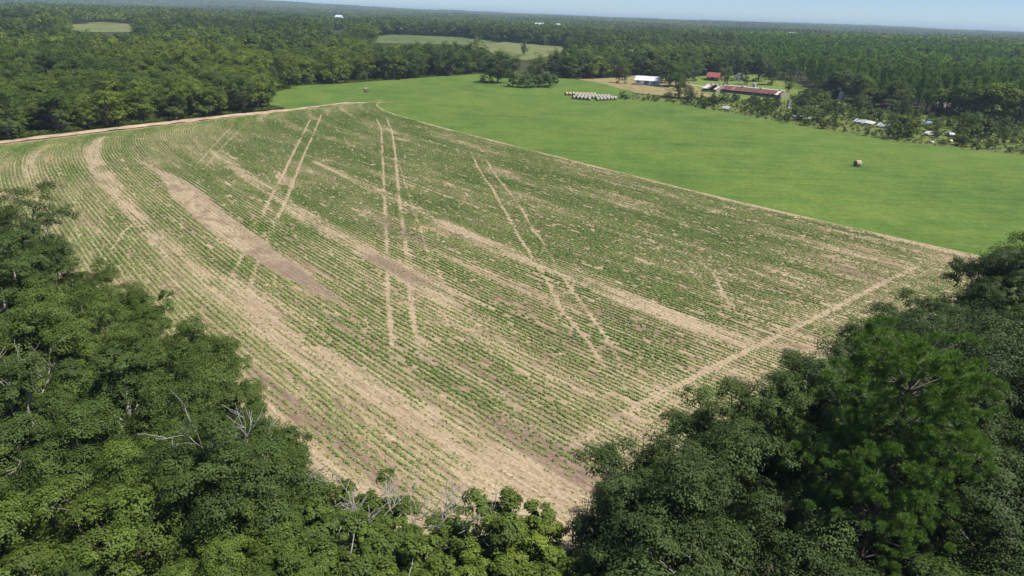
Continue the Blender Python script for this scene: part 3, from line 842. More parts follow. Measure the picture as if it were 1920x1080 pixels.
# trees whose outline stands against the field: (px, py of the crown top, height, kind, tint)
LEFT_EDGE = [(30, 385, 15, 2, .22), (-60, 420, 14, 0, .3), (85, 470, 11, 3, .25), (125, 505, 9, 1, .3), (205, 520, 11, 5, .45), (262, 565, 10, 1, .42),
             (150, 560, 12, 2, .5), (345, 620, 11, 5, .42), (398, 660, 10, 3, .48), (300, 640, 11, 0, .4), (440, 745, 10, 1, .36), (505, 805, 9.5, 3, .38), (530, 850, 7.5, 1, .34),
             (20, 470, 13, 4, .28), (420, 800, 10, 5, .45), (350, 720, 11, 2, .4)]
for a in LEFT_EDGE: near_tree(*a[:3], kind=a[3], tint=a[4])
LEFT_POLY = [(-420, 430), (-60, 440), (30, 470), (130, 560), (240, 600), (330, 680), (400, 740), (440, 820), (470, 900), (430, 1000), (350, 1120), (200, 1320), (-500, 1320)]
for q in dart(LEFT_POLY, 10, 6000, 4.7, NEAR, 5):
    k = int(rng.integers(0, 6)); s = rng.uniform(0.70, 1.10); NEAR.append(q)
    t = float(np.clip(0.08 + 0.62 * fbm(q[0] / 22 + 5, q[1] / 22, 2) + rng.normal(0, 0.11), 0.1, 0.54))
    plant('broadleaf_tree', OAK_HI[k], (q[0], q[1], 0), (s * 1.05, s * 1.05, s * rng.uniform(0.85, 1.08)), t, *((lambda a: (a[0], 'tree', a[1]))(near_label(q[0], q[1], s * OAK_H[k], t, 'left'))))
# thicket along the bottom
BOT = [(640, 905, 8.0, 0, .5), (718, 915, 7.5, 1, .5), (585, 935, 8.5, 0, .4), (848, 960, 7.0, 1, .6), (690, 975, 8.5, 0, .45), (955, 930, 9.5, 1, .5), (1000, 985, 8.5, 0, .78), (905, 1010, 8.0, 1, .7),
       (1050, 1015, 8.0, 0, .62), (795, 1000, 8.0, 0, .5), (630, 1010, 9.0, 1, .45), (545, 1020, 9.5, 0, .45), (740, 1050, 8.5, 1, .55), (860, 1060, 9.0, 0, .6), (980, 1075, 9.0, 1, .55), (1090, 1065, 9, 1, .5), (1150, 1035, 8.5, 0, .35)]
for px, py, h, k, t in BOT:
    p = at(px, py, h * 0.92); NEAR.append(p[:2]); s = h / 8.5
    plant('sapling_tree', SAPLING[k], (p[0], p[1], 0), (s * 1.15, s * 1.15, s), t, *((lambda a: (a[0], 'tree', a[1]))(near_label(p[0], p[1], h, t, 'bottom'))))
BOT_POLY = [(470, 960), (560, 980), (700, 1010), (1000, 1040), (1130, 1060), (1200, 1320), (250, 1320)]
for q in dart(BOT_POLY, 8, 1500, 2.8, NEAR, 8):
    k = int(rng.integers(0, 6)); s = rng.uniform(0.62, 0.78); NEAR.append(q)
    t = float(np.clip(rng.normal(0.46, 0.12), 0, 1))
    plant('broadleaf_tree', OAK_HI[k], (q[0], q[1], 0), (s * 0.95, s * 0.95, s), t, *((lambda a: (a[0], 'tree', a[1]))(near_label(q[0], q[1], s * OAK_H[k], t, 'bottom'))))
# right wood
RIGHT_EDGE = [(1205, 830, 12, 0, .16), (1300, 815, 13, 2, .14), (1165, 900, 11, 1, .18), (1245, 905, 13, 5, .15), (1400, 720, 13, 0, .30), (1340, 740, 11, 3, .24), (1500, 665, 12.5, 4, .18), (1450, 700, 12, 1, .22),
              (1570, 640, 12, 5, .16), (1650, 590, 13, 2, .14), (1720, 545, 12, 0, .12), (1790, 520, 11.5, 3, .16), (1880, 440, 14, 2, .06), (1940, 430, 15, 0, .06), (1850, 500, 11, 1, .10), (1180, 990, 8.5, 3, .25)]
for a in RIGHT_EDGE: near_tree(a[0] + 22, a[1] + 34, a[2], kind=a[3], tint=a[4])
pp = at(1722, 668, 18.5)
plant('pine_tree', PINE_HI, (pp[0], pp[1], 0), (0.80, 0.80, 0.94), 0.55, 'tall open bright green pine standing above the near wood on the right', 'tree', None, 0.6)
NEAR.append(pp[:2])
pp = at(1665, 850, 14.0)
plant('pine_tree', PINE_HI, (pp[0], pp[1], 0), (0.66, 0.66, 0.72), 0.50, 'lower dark pine below the tall open pine in the near wood', 'tree', None, 2.4)
NEAR.append(pp[:2])
RIGHT_POLY = [(1215, 940), (1350, 840), (1470, 770), (1590, 705), (1710, 645), (1830, 590), (1930, 520), (2400, 470), (2600, 1320), (1230, 1320), (1160, 1030)]
for q in dart(RIGHT_POLY, 11, 6000, 4.8, NEAR, 15):
    k = int(rng.integers(0, 6)); s = rng.uniform(0.76, 1.14); NEAR.append(q)
    t = float(np.clip(0.02 + 0.42 * fbm(q[0] / 18 + 15, q[1] / 18, 2) + rng.normal(0, 0.06), 0.02, 0.6))
    plant('broadleaf_tree', OAK_HI[k], (q[0], q[1], 0), (s * 1.05, s * 1.05, s * rng.uniform(0.85, 1.08)), t, *((lambda a: (a[0], 'tree', a[1]))(near_label(q[0], q[1], s * OAK_H[k], t, 'right'))))
print('near trees', len(NEAR))

# leafless trees among the leaves
def dead(px, py, h, seed, label, lean=(0, 0), spread=0.5):
    p = at(px, py, h * 0.92)
    plant('dead_tree', bare_mesh(seed, h, M_DEAD, spread, 3, lean), (p[0], p[1], 0), 1.0, 0.5, label, 'dead tree', None, 0.0, ('trunk', 'branches'))
dead(690, 925, 9.0, 201, 'broad bare grey dead tree left of centre in the thicket below the field', (-0.25, 0.1), 0.7)
dead(762, 905, 9.5, 202, 'upright bare pale dead tree beside the sandy corner of the field', (0, 0), 0.45)
dead(872, 930, 8.0, 203, 'slender bare dead tree between two leafy saplings at the field corner', (0, 0), 0.35)
dead(470, 855, 9.5, 204, 'leaning bare silver dead tree at the tip of the left wood', (0.5, -0.1), 0.6)
dead(-4, 690, 12.0, 205, 'bare grey dead tree at the left edge of the picture', (-0.1, 0), 0.5)
dead(398, 762, 11.5, 206, 'small forked bare treetop rising out of the left wood', (0.05, 0), 0.4)
dead(1235, 925, 12.0, 208, 'bare twisted dead tree in front of the dark oaks right of the field', (0.2, 0), 0.7)


# ------------------------------------------------------------------ far side: sheets
YARD_PX = [(1100, 146), (1180, 140), (1290, 146), (1420, 142), (1500, 160), (1520, 180), (1440, 190), (1330, 186), (1290, 178), (1200, 172), (1130, 154)]
LAWN_PX = [(1290, 148), (1300, 144), (1420, 140), (1500, 158), (1540, 182), (1470, 192), (1345, 186), (1310, 168)]
sheet('yard', [(1085, 149), (1150, 146), (1200, 141), (1300, 147), (1310, 168), (1345, 186), (1260, 182), (1190, 174), (1135, 158)], M_YARD, 0.06,
      'dry tan grass around the white house', 'yard')
sheet('lawn', LAWN_PX, M_LAWN, 0.09, 'mown green lawn behind the long red roofed shed', 'lawn')
ribbon('driveway', G([(1255, 155), (1290, 158), (1320, 163), (1345, 165)]), 3.2, M_DRIVE, 0.14, 'pale gravel drive between the house and the red roofed shed', 'driveway', 3)
SCRUB_PX = [(1150, 186), (1200, 176), (1270, 184), (1345, 184), (1470, 190), (1530, 182), (1620, 196), (1720, 212), (1830, 226), (2000, 245), (2300, 310), (2150, 322), (1920, 291), (1800, 279), (1700, 268),
            (1640, 258), (1560, 246), (1480, 232), (1400, 217), (1320, 204), (1260, 193)]
sheet('scrub_ground', SCRUB_PX, M_SCRUBG, 0.05, 'rough grassy ground under the scrub beside the pasture', 'ground')
FAR_FIELDS = [
    ('far_field', [(672, 72), (735, 65), (860, 70), (930, 78), (925, 86), (840, 84), (700, 81)], M_FARF2, 'green field far behind the tree line in the middle'),
    ('far_field', [(896, 84), (950, 79), (1062, 89), (1078, 97), (1030, 106), (985, 114), (925, 102)], M_FARF, 'pale tan green field with a lone tree far behind the tree line'),
    ('far_field', [(120, 48), (190, 41), (255, 46), (264, 60), (200, 61), (130, 59)], M_FARF, 'pale green field in the far woods at the upper left'),
    ('far_field', [(-20, 56), (76, 53), (82, 60), (-20, 66)], M_FARF, 'narrow pale field at the far left edge'),
    ('far_field', [(300, 46), (328, 46), (328, 54), (300, 55)], M_FARF, 'small pale clearing in the far woods left of centre'),
    ('far_field', [(1168, 76), (1192, 76), (1190, 84), (1166, 83)], M_FARF2, 'small bright clearing among the far trees right of centre'),
]
FF_W = []
for nm, pl, mt, lb in FAR_FIELDS:
    sheet(nm, pl, mt, 0.35, lb, 'field', 25)
    FF_W.append([tuple(at(*p)[:2]) for p in pl])

# ------------------------------------------------------------------ woods in the middle distance
def shrink(pl, k):
    c = np.mean(np.array(pl, float), 0)
    return [tuple(c + (np.array(p) - c) * k + np.array([0, -1.0])) for p in pl]
KEEP_PX = [shrink(p, 0.86) for _, p, _, _ in FAR_FIELDS] + [
    [(1178, 134), (1242, 138), (1242, 172), (1178, 168)], [(1305, 130), (1352, 130), (1352, 172), (1305, 172)], [(1366, 134), (1400, 134), (1400, 165), (1366, 160)],
    [(1300, 155), (1345, 152), (1470, 166), (1470, 190), (1300, 182)], [(1400, 148), (1424, 148), (1424, 172), (1400, 172)],
    [(1562, 165), (1590, 165), (1590, 192), (1562, 192)], [(1738, 196), (1798, 200), (1798, 220), (1738, 216)], [(1640, 190), (1668, 192), (1668, 206), (1640, 206)],
    [(620, 47), (646, 47), (646, 56), (620, 56)]]
BAR_W = [[tuple(at(*p)[:2]) for p in pl] for pl in (LAWN_PX, [(1085, 149), (1150, 146), (1200, 141), (1300, 147), (1310, 168), (1345, 186), (1260, 182), (1190, 174), (1135, 158)], SCRUB_PX)] + FF_W + [pw]
FIELD_W = [tuple(np.array(sv2xy(np.array(a, float), np.array(b, float)))) for a, b in
           ([(float(s_top(v)) - 5.5, v) for v in np.linspace(-60, V1, 10)] + [(S1, V1), (S1, -60)])]
PINE_PX = [(1480, 172), (1560, 180), (1640, 196), (1720, 210), (1830, 224), (2000, 243), (2500, 300), (2500, 120), (1920, 86), (1700, 80), (1500, 88), (1380, 98), (1400, 122), (1440, 140), (1490, 156)]
PINE_W = [tuple(at(*p)[:2]) for p in PINE_PX]
def far_points():
    r = np.random.default_rng(77)
    out = []
    for d0, d1, sp in ((150, 330, 6.2), (330, 560, 7.2), (560, 1000, 8.4)):
        n = int((d1 - d0) / sp)
        for i in range(n):
            d = d0 + (i + 0.5) * sp
            m = int(d * math.radians(100) / sp)
            a = math.radians(-50) + (np.arange(m) + r.random()) / m * math.radians(100)
            dd = d + r.uniform(-0.48, 0.48, m) * sp
            a = a + r.uniform(-0.48, 0.48, m) * sp / d
            out.append(np.stack([dd * np.sin(a), dd * np.cos(a)], 1))
    P = np.concatenate(out)
    x, y = P[:, 0], P[:, 1]
    ok = ~inpoly(x, y, FIELD_W)
    for w in BAR_W: ok &= ~inpoly(x, y, w)
    ok &= ~((np.hypot(x, y) < 330) & (x > -60) & (y < 260) & (x < 110))          # field and near wood ground
    ok &= ~((x > 60) & (y < 200))
    track = G([(-120, 284), (0, 268), (130, 252), (250, 238), (400, 221), (480, 213), (548, 206)])
    ok &= segdist(x, y, track) > 4.5
    # left wood must stand beyond the track
    tr = np.array(track)
    ok &= ~((x < -75) & (y < np.interp(x, tr[:, 0], tr[:, 1]) + 2) & (x > tr[0, 0]))
    ok &= ~((x <= tr[0, 0]) & (y < tr[0, 1]))
    P = P[ok]; x, y = P[:, 0], P[:, 1]
    z = terrain_z(x, y)
    pine = inpoly(x, y, PINE_W)
    D = np.hypot(x, y)
    h = np.where(pine, r.uniform(14.5, 18, len(x)), np.where(D < 330, r.uniform(6.5, 12.5, len(x)), r.uniform(9.0, 17.0, len(x))))
    h = h * (0.85 + 0.3 * fbm(x / 60, y / 60, 2))
    left = (x < -70) & (D < 420)
    ok = np.ones(len(x), bool)
    for fr in (1.0, 0.75, 0.45):
        for dx in (-3.5, 0, 3.5):
            px, py = pix(x + dx, y, z + h * fr)
            for kp in KEEP_PX: ok &= ~inpoly(px, py, kp)
    px, py = pix(x, y, z + h * 0.5)
    ok &= (px > -260) & (px < 2180)
    return x[ok], y[ok], z[ok], h[ok], pine[ok], D[ok]
fx, fy, fz, fh, fpine, fD = far_points()
ftint = np.clip(-0.06 + 1.0 * fbm(fx / 55 + 3, fy / 55 + 8, 3) + rng.normal(0, 0.19, len(fx)), 0.04, 0.82)
ftint = np.clip(ftint + 0.30 * (rng.random(len(fx)) < 0.07), 0, 0.95)
ptint = np.clip(0.58 + 0.5 * (fbm(fx / 40, fy / 40, 2) - 0.5) + rng.normal(0, 0.12, len(fx)), 0.05, 0.95)
print('far trees', len(fx), 'pines', int(fpine.sum()))
# the ones that show largest are trees of their own, the rest one mass
pxx, pyy = pix(fx, fy, fz + fh * 0.7)
inview = (pxx > -30) & (pxx < 1950) & (pyy > 0)
order = np.argsort(fD)
indiv = np.zeros(len(fx), bool)
track_pts = G([(-120, 284), (0, 268), (130, 252), (250, 238), (400, 221), (480, 213), (548, 206)])
front = segdist(fx, fy, track_pts)
back_pts = G([(520, 172), (560, 160), (660, 155), (760, 148), (850, 141), (905, 138)])
frontb = segdist(fx, fy, back_pts)
yard_pts = G([(1060, 146), (1100, 146), (1180, 140), (1290, 146), (1420, 141), (1500, 158)])
fronty = segdist(fx, fy, yard_pts)
for mask, score, cnt in ((inview & ~fpine & (fx < -60), front, 150), (inview & ~fpine, frontb, 60), (inview & ~fpine, fronty, 50)):
    idx = np.where(mask & ~indiv)[0]; idx = idx[np.argsort(score[idx])][:cnt]; indiv[idx] = True
idx = np.where(inview & fpine)[0]; idx = idx[np.argsort(fD[idx])][:200]; indiv[idx] = True
def hp(i): return ('big ' if fh[i] > 11.5 else 'small ') + hue(ftint[i])
def where(i): return 'far left' if pxx[i] < 180 else ('left' if pxx[i] < 380 else 'near the pasture')
def hue(t): return 'dark' if t < 0.33 else ('mid green' if t < 0.52 else 'light green')
for i in np.where(indiv)[0]:
    if fpine[i]:
        k = int(rng.integers(0, 4)); s = fh[i] / 16
        plant('pine_tree', PINE_MID[k], (fx[i], fy[i], fz[i]), (s * 1.1, s * 1.1, s), ptint[i], '%s %s plantation pine %s the near edge of the pine wood' % ('tall' if s > 1 else 'slim', 'bright' if ptint[i] > .52 else 'dark', 'left on' if pxx[i] < 1560 else ('middle of' if pxx[i] < 1740 else 'right on')), 'tree', 'pines at the front of the plantation')
        continue
    k = int(rng.integers(0, 5)); s = fh[i] / 13; w = rng.uniform(0.95, 1.45) * s ** 0.6
    if front[i] < 60 and fx[i] < -60: lb, g = '%s tree in the wood behind the sandy track, %s' % (hp(i), where(i)), 'trees behind the sandy track'
    elif fx[i] < 12: lb, g = '%s tree %s in the line across the far pasture end' % (hp(i), 'left' if pxx[i] < 700 else 'right'), 'trees at the far end of the pasture'
    else: lb, g = '%s tree %s in the wood around the house yard' % (hp(i), 'left of the white house' if pxx[i] < 1200 else 'right of the white house'), 'trees around the house yard'
    plant('woodland_tree', OAK_MID[k], (fx[i], fy[i], fz[i]), (w, w, s), ftint[i], lb, 'tree', g)

def proto(name, pair): return bpy.data.objects.new(name, joined(name, *pair))
rest = ~indiv & ~fpine
nearm = rest & (fD < 430)
nn = int(nearm.sum())
s_ = fh[nearm] / 13; w_ = rng.uniform(0.95, 1.5, nn) * s_ ** 0.6
scatter('woodland', np.stack([fx[nearm], fy[nearm], fz[nearm]], 1), rng.uniform(0, 6.28, nn), np.stack([w_, w_, s_], 1), rng.integers(0, 5, nn), ftint[nearm],
        [proto('woodland_kind_%d' % i, p) for i, p in enumerate(OAK_MID)], 'closed canopy of the broadleaved wood beyond the crop field', 'wood')
farm = rest & (fD >= 430); nn = int(farm.sum())
s_ = fh[farm] / 13; w_ = rng.uniform(1.0, 1.55, nn) * s_ ** 0.5
scatter('far_woodland', np.stack([fx[farm], fy[farm], fz[farm]], 1), rng.uniform(0, 6.28, nn), np.stack([w_, w_, s_], 1), rng.integers(0, 4, nn), ftint[farm],
        [proto('far_wood_kind_%d' % i, p) for i, p in enumerate(OAK_LOW)], 'mixed woods stretching back behind the pasture and farm', 'wood')
pm = fpine & ~indiv; nn = int(pm.sum())
s_ = fh[pm] / 16
nearp = (fD[pm] > 520).astype(int)
scatter('pine_plantation', np.stack([fx[pm], fy[pm], fz[pm]], 1), rng.uniform(0, 6.28, nn), np.stack([s_ * 1.15, s_ * 1.15, s_], 1),
        np.where(nearp == 1, 4 + rng.integers(0, 3, nn), rng.integers(0, 4, nn)), ptint[pm],
        [proto('pine_kind_%d' % i, p) for i, p in enumerate(PINE_MID + PINE_LOW)], 'dense even pine plantation behind the farm on the right', 'pine wood')

# distant forest in patches, out to the skyline
def patch_proto(k, size, ntree, leaves, leaf):
    r = np.random.default_rng(300 + k)
    C = []; Nn = []; Vr = []
    g = int(math.ceil(math.sqrt(ntree)))
    for i in range(g):
        for j in range(g):
            c = (np.array([i, j]) + r.uniform(0.1, 0.9, 2)) / g * size - size / 2
            h = r.uniform(9, 16); rd = r.uniform(0.42, 0.68) * size / g
            d = rdir(r, leaves); d[:, 2] = np.abs(d[:, 2]) * 1.0 - 0.15
            C.append(np.stack([c[0] + d[:, 0] * rd, c[1] + d[:, 1] * rd, h * 0.55 + d[:, 2] * h * 0.45], 1))
            Nn.append(d + r.normal(0, 0.45, d.shape) + np.array([0, 0, 0.5]))
            Vr.append(np.clip(r.normal(0.5, 0.3) + 0.15 * r.normal(size=leaves), 0, 1))
    C = np.concatenate(C); Nn = np.concatenate(Nn); Vr = np.concatenate(Vr)
    v, f = rhombs(C, Nn, leaf * r.uniform(0.7, 1.3, len(C)), 0.75, r)
    return bpy.data.objects.new('forest_kind_%d' % k, np_mesh('forest', v, f, M_LEAF, {'var': np.repeat(Vr, 4)}))
def forest(name, d0, d1, sp, protos, label, seed):
    r = np.random.default_rng(seed)
    n = int((d1 - d0) / sp); out = []
    for i in range(n):
        d = d0 + (i + 0.5) * sp
        m = int(d * math.radians(96) / sp)
        a = math.radians(-48) + (np.arange(m) + r.random()) / m * math.radians(96)
        out.append(np.stack([(d + r.uniform(-0.3, 0.3, m) * sp) * np.sin(a), (d + r.uniform(-0.3, 0.3, m) * sp) * np.cos(a)], 1))
    P = np.concatenate(out); x, y = P[:, 0], P[:, 1]
    ok = np.ones(len(x), bool)
    for w in FF_W: ok &= ~inpoly(x, y, w)
    ok &= fbm(x / 420 + 50, y / 260 + 20, 2) < 0.70
    z = terrain_z(x, y)
    for dx in (-18, 0, 18):
        px, py = pix(x + dx, y, z + 13)
        for kp in KEEP_PX[:6] + KEEP_PX[-1:]: ok &= ~inpoly(px, py, kp)
    x, y, z = x[ok], y[ok], z[ok]; n = len(x)
    t = np.clip(0.05 + 0.75 * fbm(x / 500, y / 300, 3) + r.normal(0, 0.14, n), 0.02, 0.9)
    scatter(name, np.stack([x, y, z - 0.5], 1), r.integers(0, 4, n) * (math.pi / 2) + r.normal(0, 0.1, n), np.stack([np.full(n, 1.08), np.full(n, 1.08), r.uniform(0.8, 1.2, n) * (0.7 + 0.6 * fbm(x / 260, y / 260, 2))], 1), r.integers(0, len(protos), n), t, protos, label, 'forest')
    print(name, n)
forest('distant_forest', 1000, 2600, 38, [patch_proto(k, 46, 30, 42, 2.3) for k in range(4)], 'distant forest filling the country behind the far fields', 31)
forest('skyline_forest', 2600, 8600, 78, [patch_proto(10 + k, 92, 90, 13, 4.6) for k in range(4)], 'hazy blue forest on the rising ground along the skyline', 32)

# ------------------------------------------------------------------ trees that stand alone
def lone(px, py, h, wid, tint, label, kind=0, name='broadleaf_tree', pair=None, base=13.0, cat='tree', group=None):
    p = at(px, py); s = h / base
    plant(name, pair or OAK_MID[kind], p, (s * wid, s * wid, s), tint, label, cat, group)
lone(934, 156, 18, 1.25, .34, 'big round topped tree standing alone at the far end of the pasture', 3)
lone(918, 153, 10, 1.0, .30, 'lower tree touching the big round topped pasture tree', 2)
for i, (px, py, h, w, t, lb) in enumerate([
        (962, 163, 6.0, 1.2, .28, 'dark leafy bush at the left end of the pasture thicket'), (985, 164, 7.0, 1.35, .36, 'broad bush in the middle of the pasture thicket'),
        (1010, 163, 7.0, 1.3, .24, 'dark rounded bush right of the middle of the pasture thicket'), (1030, 161, 6.0, 1.1, .40, 'lighter bush at the right end of the pasture thicket'),
        (1043, 158, 3.0, 1.0, .60, 'small bright bush beyond the end of the pasture thicket'), (905, 154, 3.5, .9, .5, 'small bush at the foot of the big pasture tree')]):
    p = at(px, py); plant('bush', SHRUB[i % 4], p, (h / 4 * w * 1.15, h / 4 * w * 1.15, h / 4 * 1.1), t, lb, 'bush')
lone(1008, 148, 14, 1.1, .55, 'bright leafy tree directly behind the pasture thicket', 1)
lone(960, 146, 15, 1.1, .38, 'rounded tree right behind the big pasture tree', 0)
lone(1040, 140, 16, 1.1, .45, 'tree with a bright crown beside the wooden utility pole', 2)
lone(983, 104, 13, .8, .30, 'lone tree in the pale far field', 4)
p = at(1160, 156)
rc = OAK_MID[2][1].copy(); rc.materials.clear(); rc.materials.append(M_RED)
plant('broadleaf_tree', (OAK_MID[2][0], rc), p, (.62, .62, .72), .2, 'russet brown small tree left of the white house', 'tree')
lone(1170, 157, 9.5, .72, .42, 'small green tree between the russet tree and the white house', 2)
for (px, py, h, w, t, lb) in [(1256, 163, 15, .85, .40, 'large tree beside the right end of the white house'), (1268, 162, 14, .8, .46, 'pale trunked tree second from the house on the drive'),
                              (1282, 162, 14, .85, .44, 'olive green tree above the start of the gravel drive'), (1247, 156, 15, .8, .2, 'dark tree shading the right gable of the white house'),
                              (1302, 152, 12, .8, .38, 'green tree left of the red roofed house'), (1352, 150, 17, .85, .22, 'tall dark tree between the red house and the white gable'),
                              (1364, 159, 9, .8, .45, 'small round lawn tree left of the white gabled house'), (1395, 159, 8.5, .85, .28, 'small round dark lawn tree right of the white gabled house'),
                              (1422, 153, 17, .95, .14, 'large dark spreading tree on the lawn behind the white shed'), (1446, 160, 15, .8, .2, 'dark tree on the lawn in front of the plantation'),
                              (1478, 172, 9, .8, .38, 'rounded tree at the right end of the lawn')]:
    lone(px, py, h, w * 1.25, t, lb, int(rng.integers(0, 5)), 'yard_tree')

# scrub between the pasture and the plantation
SW = [tuple(at(*p)[:2]) for p in SCRUB_PX]
scr = dart([(px, py) for px, py in SCRUB_PX], 0.0, 4200, 4.0, [], 55)
KEEP_S = [[(1300, 155), (1345, 150), (1470, 164), (1470, 173), (1400, 172), (1345, 167), (1300, 167)], [(1178, 134), (1242, 138), (1242, 176), (1178, 176)], [(1568, 172), (1586, 172), (1586, 184), (1568, 184)],
          [(1592, 225), (1660, 230), (1660, 238), (1592, 234)], [(1742, 202), (1792, 206), (1792, 213), (1742, 209)], [(1648, 194), (1664, 196), (1664, 202), (1648, 200)],
          [(1733, 244), (1748, 246), (1748, 256), (1733, 256)], [(1776, 246), (1786, 246), (1786, 258), (1776, 258)], [(1348, 198), (1376, 200), (1376, 208), (1348, 206)], [(1472, 190), (1482, 190), (1482, 203), (1472, 202)]]
ns_ = 0; more = []
for q in scr:
    h = rng.choice([1.8, 2.6, 3.5, 4.6, 6.0]) * rng.uniform(.85, 1.15) * (0.7 + 0.6 * fbm(q[0] / 18, q[1] / 18, 2))
    bx, by = pix(q[0], q[1], 0)
    if by > 262 and bx > 1830: h *= 0.5
    # lower towards the pasture edge
    de = segdist(np.array([q[0]]), np.array([q[1]]), [tuple(at(*p)[:2]) for p in PAST_PX[9:]])[0]
    h *= 0.6 + 0.4 * min(1, de / 10)
    bad = False
    for dx in (-h * 0.55, -h * 0.27, 0, h * 0.27, h * 0.55):
        for fr in (0.1, .35, .6, .85, 1.05):
            tx, ty = pix(q[0] + dx, q[1], h * fr)
            bad = bad or any(inpoly(tx, ty, k) for k in KEEP_S)
    if bad: continue
    t = float(np.clip(rng.normal(0.42, 0.2), 0.05, 0.95))
    if bx < -20 or bx > 1940: continue
    ns_ += 1
    ced = rng.random() < 0.3 and h > 3
    lb = ('%s cedar in the scrub beside the pasture' if ced else '%s shrub in the scrub beside the pasture') % (('tall ' if h > 3.6 else 'low ') + hue(t))
    if ced: plant('cedar_tree', CEDAR[int(rng.integers(0, 2))], (q[0], q[1], 0), (h / 6 * 1.2, h / 6 * 1.2, h / 6 * 1.25), t * 0.7, lb, 'tree', 'cedars in the scrub')
    else: plant('shrub', SHRUB[int(rng.integers(0, 4))], (q[0], q[1], 0), (h / 4 * .9, h / 4 * .9, h / 4), t, lb, 'shrub', 'shrubs in the scrub')
print('shrubs', ns_)
# ground cover: tall weeds in the scrub, along the tracks and the wood edges
def weeds():
    r = np.random.default_rng(66); P = []
    W = np.array(SW); lo = W.min(0); hi = W.max(0)
    q = lo + (hi - lo) * r.random((6500, 2)); P.append(q[inpoly(q[:, 0], q[:, 1], W)])
    for line, n, w in ((track_pts, 1500, 3.5), (back_pts, 1400, 4.0)):
        line = np.array(line); k = r.integers(0, len(line) - 1, n); t = r.random((n, 1))
        p = line[k] + (line[k + 1] - line[k]) * t
        nrm = np.stack([-(line[k + 1] - line[k])[:, 1], (line[k + 1] - line[k])[:, 0]], 1); nrm /= np.linalg.norm(nrm, axis=1, keepdims=True)
        sgn = np.sign(nrm[:, 1:2] + 1e-6)
        P.append(p + nrm * sgn * np.abs(r.normal(0, w, (n, 1))) + nrm * sgn * (4.0 if w == 3.5 else 0.0))
    P = np.concatenate(P); n = len(P)
    sc = r.uniform(0.08, 0.26, n)
    scatter('weeds', np.column_stack([P, np.full(n, 0.02)]), r.uniform(0, 6.28, n), np.stack([sc * 1.3, sc * 1.3, sc], 1), r.integers(0, 2, n), np.clip(r.normal(0.62, 0.2, n), 0.1, 1),
            [proto('weed_kind_%d' % i, oak_mesh(700 + i, 4.0, 2.0, 0.2, 10, 3, 8, 0.9, 0.9, 0)) for i in range(2)], 'rank weeds along the scrub, the track and the wood edges', 'weeds')
weeds()

# ------------------------------------------------------------------ buildings and farm things
M_WHITE = simple('white_paint', (0.72, 0.74, 0.76), 0.6, 0.08, 2.0, 0.4)
M_WROOF = simple('white_metal_roof', (0.66, 0.69, 0.74), 0.4, 0.08, 1.2, 0.5, 0.0)
M_RUST = simple('rusty_red_roof', (0.165, 0.072, 0.064), 0.8, 0.4, 0.9, 0.2)
M_RUST2 = simple('faded_pink_roof', (0.25, 0.145, 0.128), 0.75, 0.3, 0.9, 0.2)
M_REDROOF = simple('red_metal_roof', (0.29, 0.085, 0.075), 0.6, 0.2, 0.8, 0.3)
M_BRICK = simple('brown_brick', (0.17, 0.085, 0.060), 0.9, 0.25, 5.0)
M_DARK = simple('dark_opening', (0.02, 0.02, 0.022), 0.6, 0.2, 2.0)
M_GLASS = simple('window_glass', (0.045, 0.055, 0.070), 0.12, 0.1, 2.0, 0.6)
M_TIMBER = simple('grey_timber', (0.30, 0.27, 0.24), 0.9, 0.25, 3.0)
M_GALV = simple('galvanised_metal', (0.55, 0.58, 0.62), 0.38, 0.15, 1.0, 0.5, 0.35)
M_TRIM = simple('pale_ridge_metal', (0.62, 0.58, 0.55), 0.6, 0.15, 1.0)
M_FEED = simple('blue_tarpaulin', (0.20, 0.34, 0.48), 0.5, 0.15, 1.0)
def bale_mat(name, c0, c1):
    m, nt, out = new_mat(name); t = NT(nt)
    tc = t.n('TexCoord').outputs['Object']
    a = t.noise(t.mapping(tc, (2, 9, 9)), 2.0, 4, 0.7); b = t.noise(tc, 1.2, 3)
    c = t.ramp(t.math('ADD', t.math('MULTIPLY', a, 0.6), t.math('MULTIPLY', b, 0.4)), [(0.35, c0), (0.65, c1)])
    t.principled(out, c, 0.95, 0.08, a, 0.8, 0.06)
    return m
M_BALE_G = bale_mat('golden_hay', (0.36, 0.27, 0.17), (0.56, 0.44, 0.29))
M_BALE_W = bale_mat('weathered_hay', (0.27, 0.25, 0.22), (0.46, 0.43, 0.38))
M_BALE_E = bale_mat('bale_end', (0.15, 0.125, 0.09), (0.24, 0.20, 0.14))  # darker than the rolls: shade on the bale ends is put into the colour

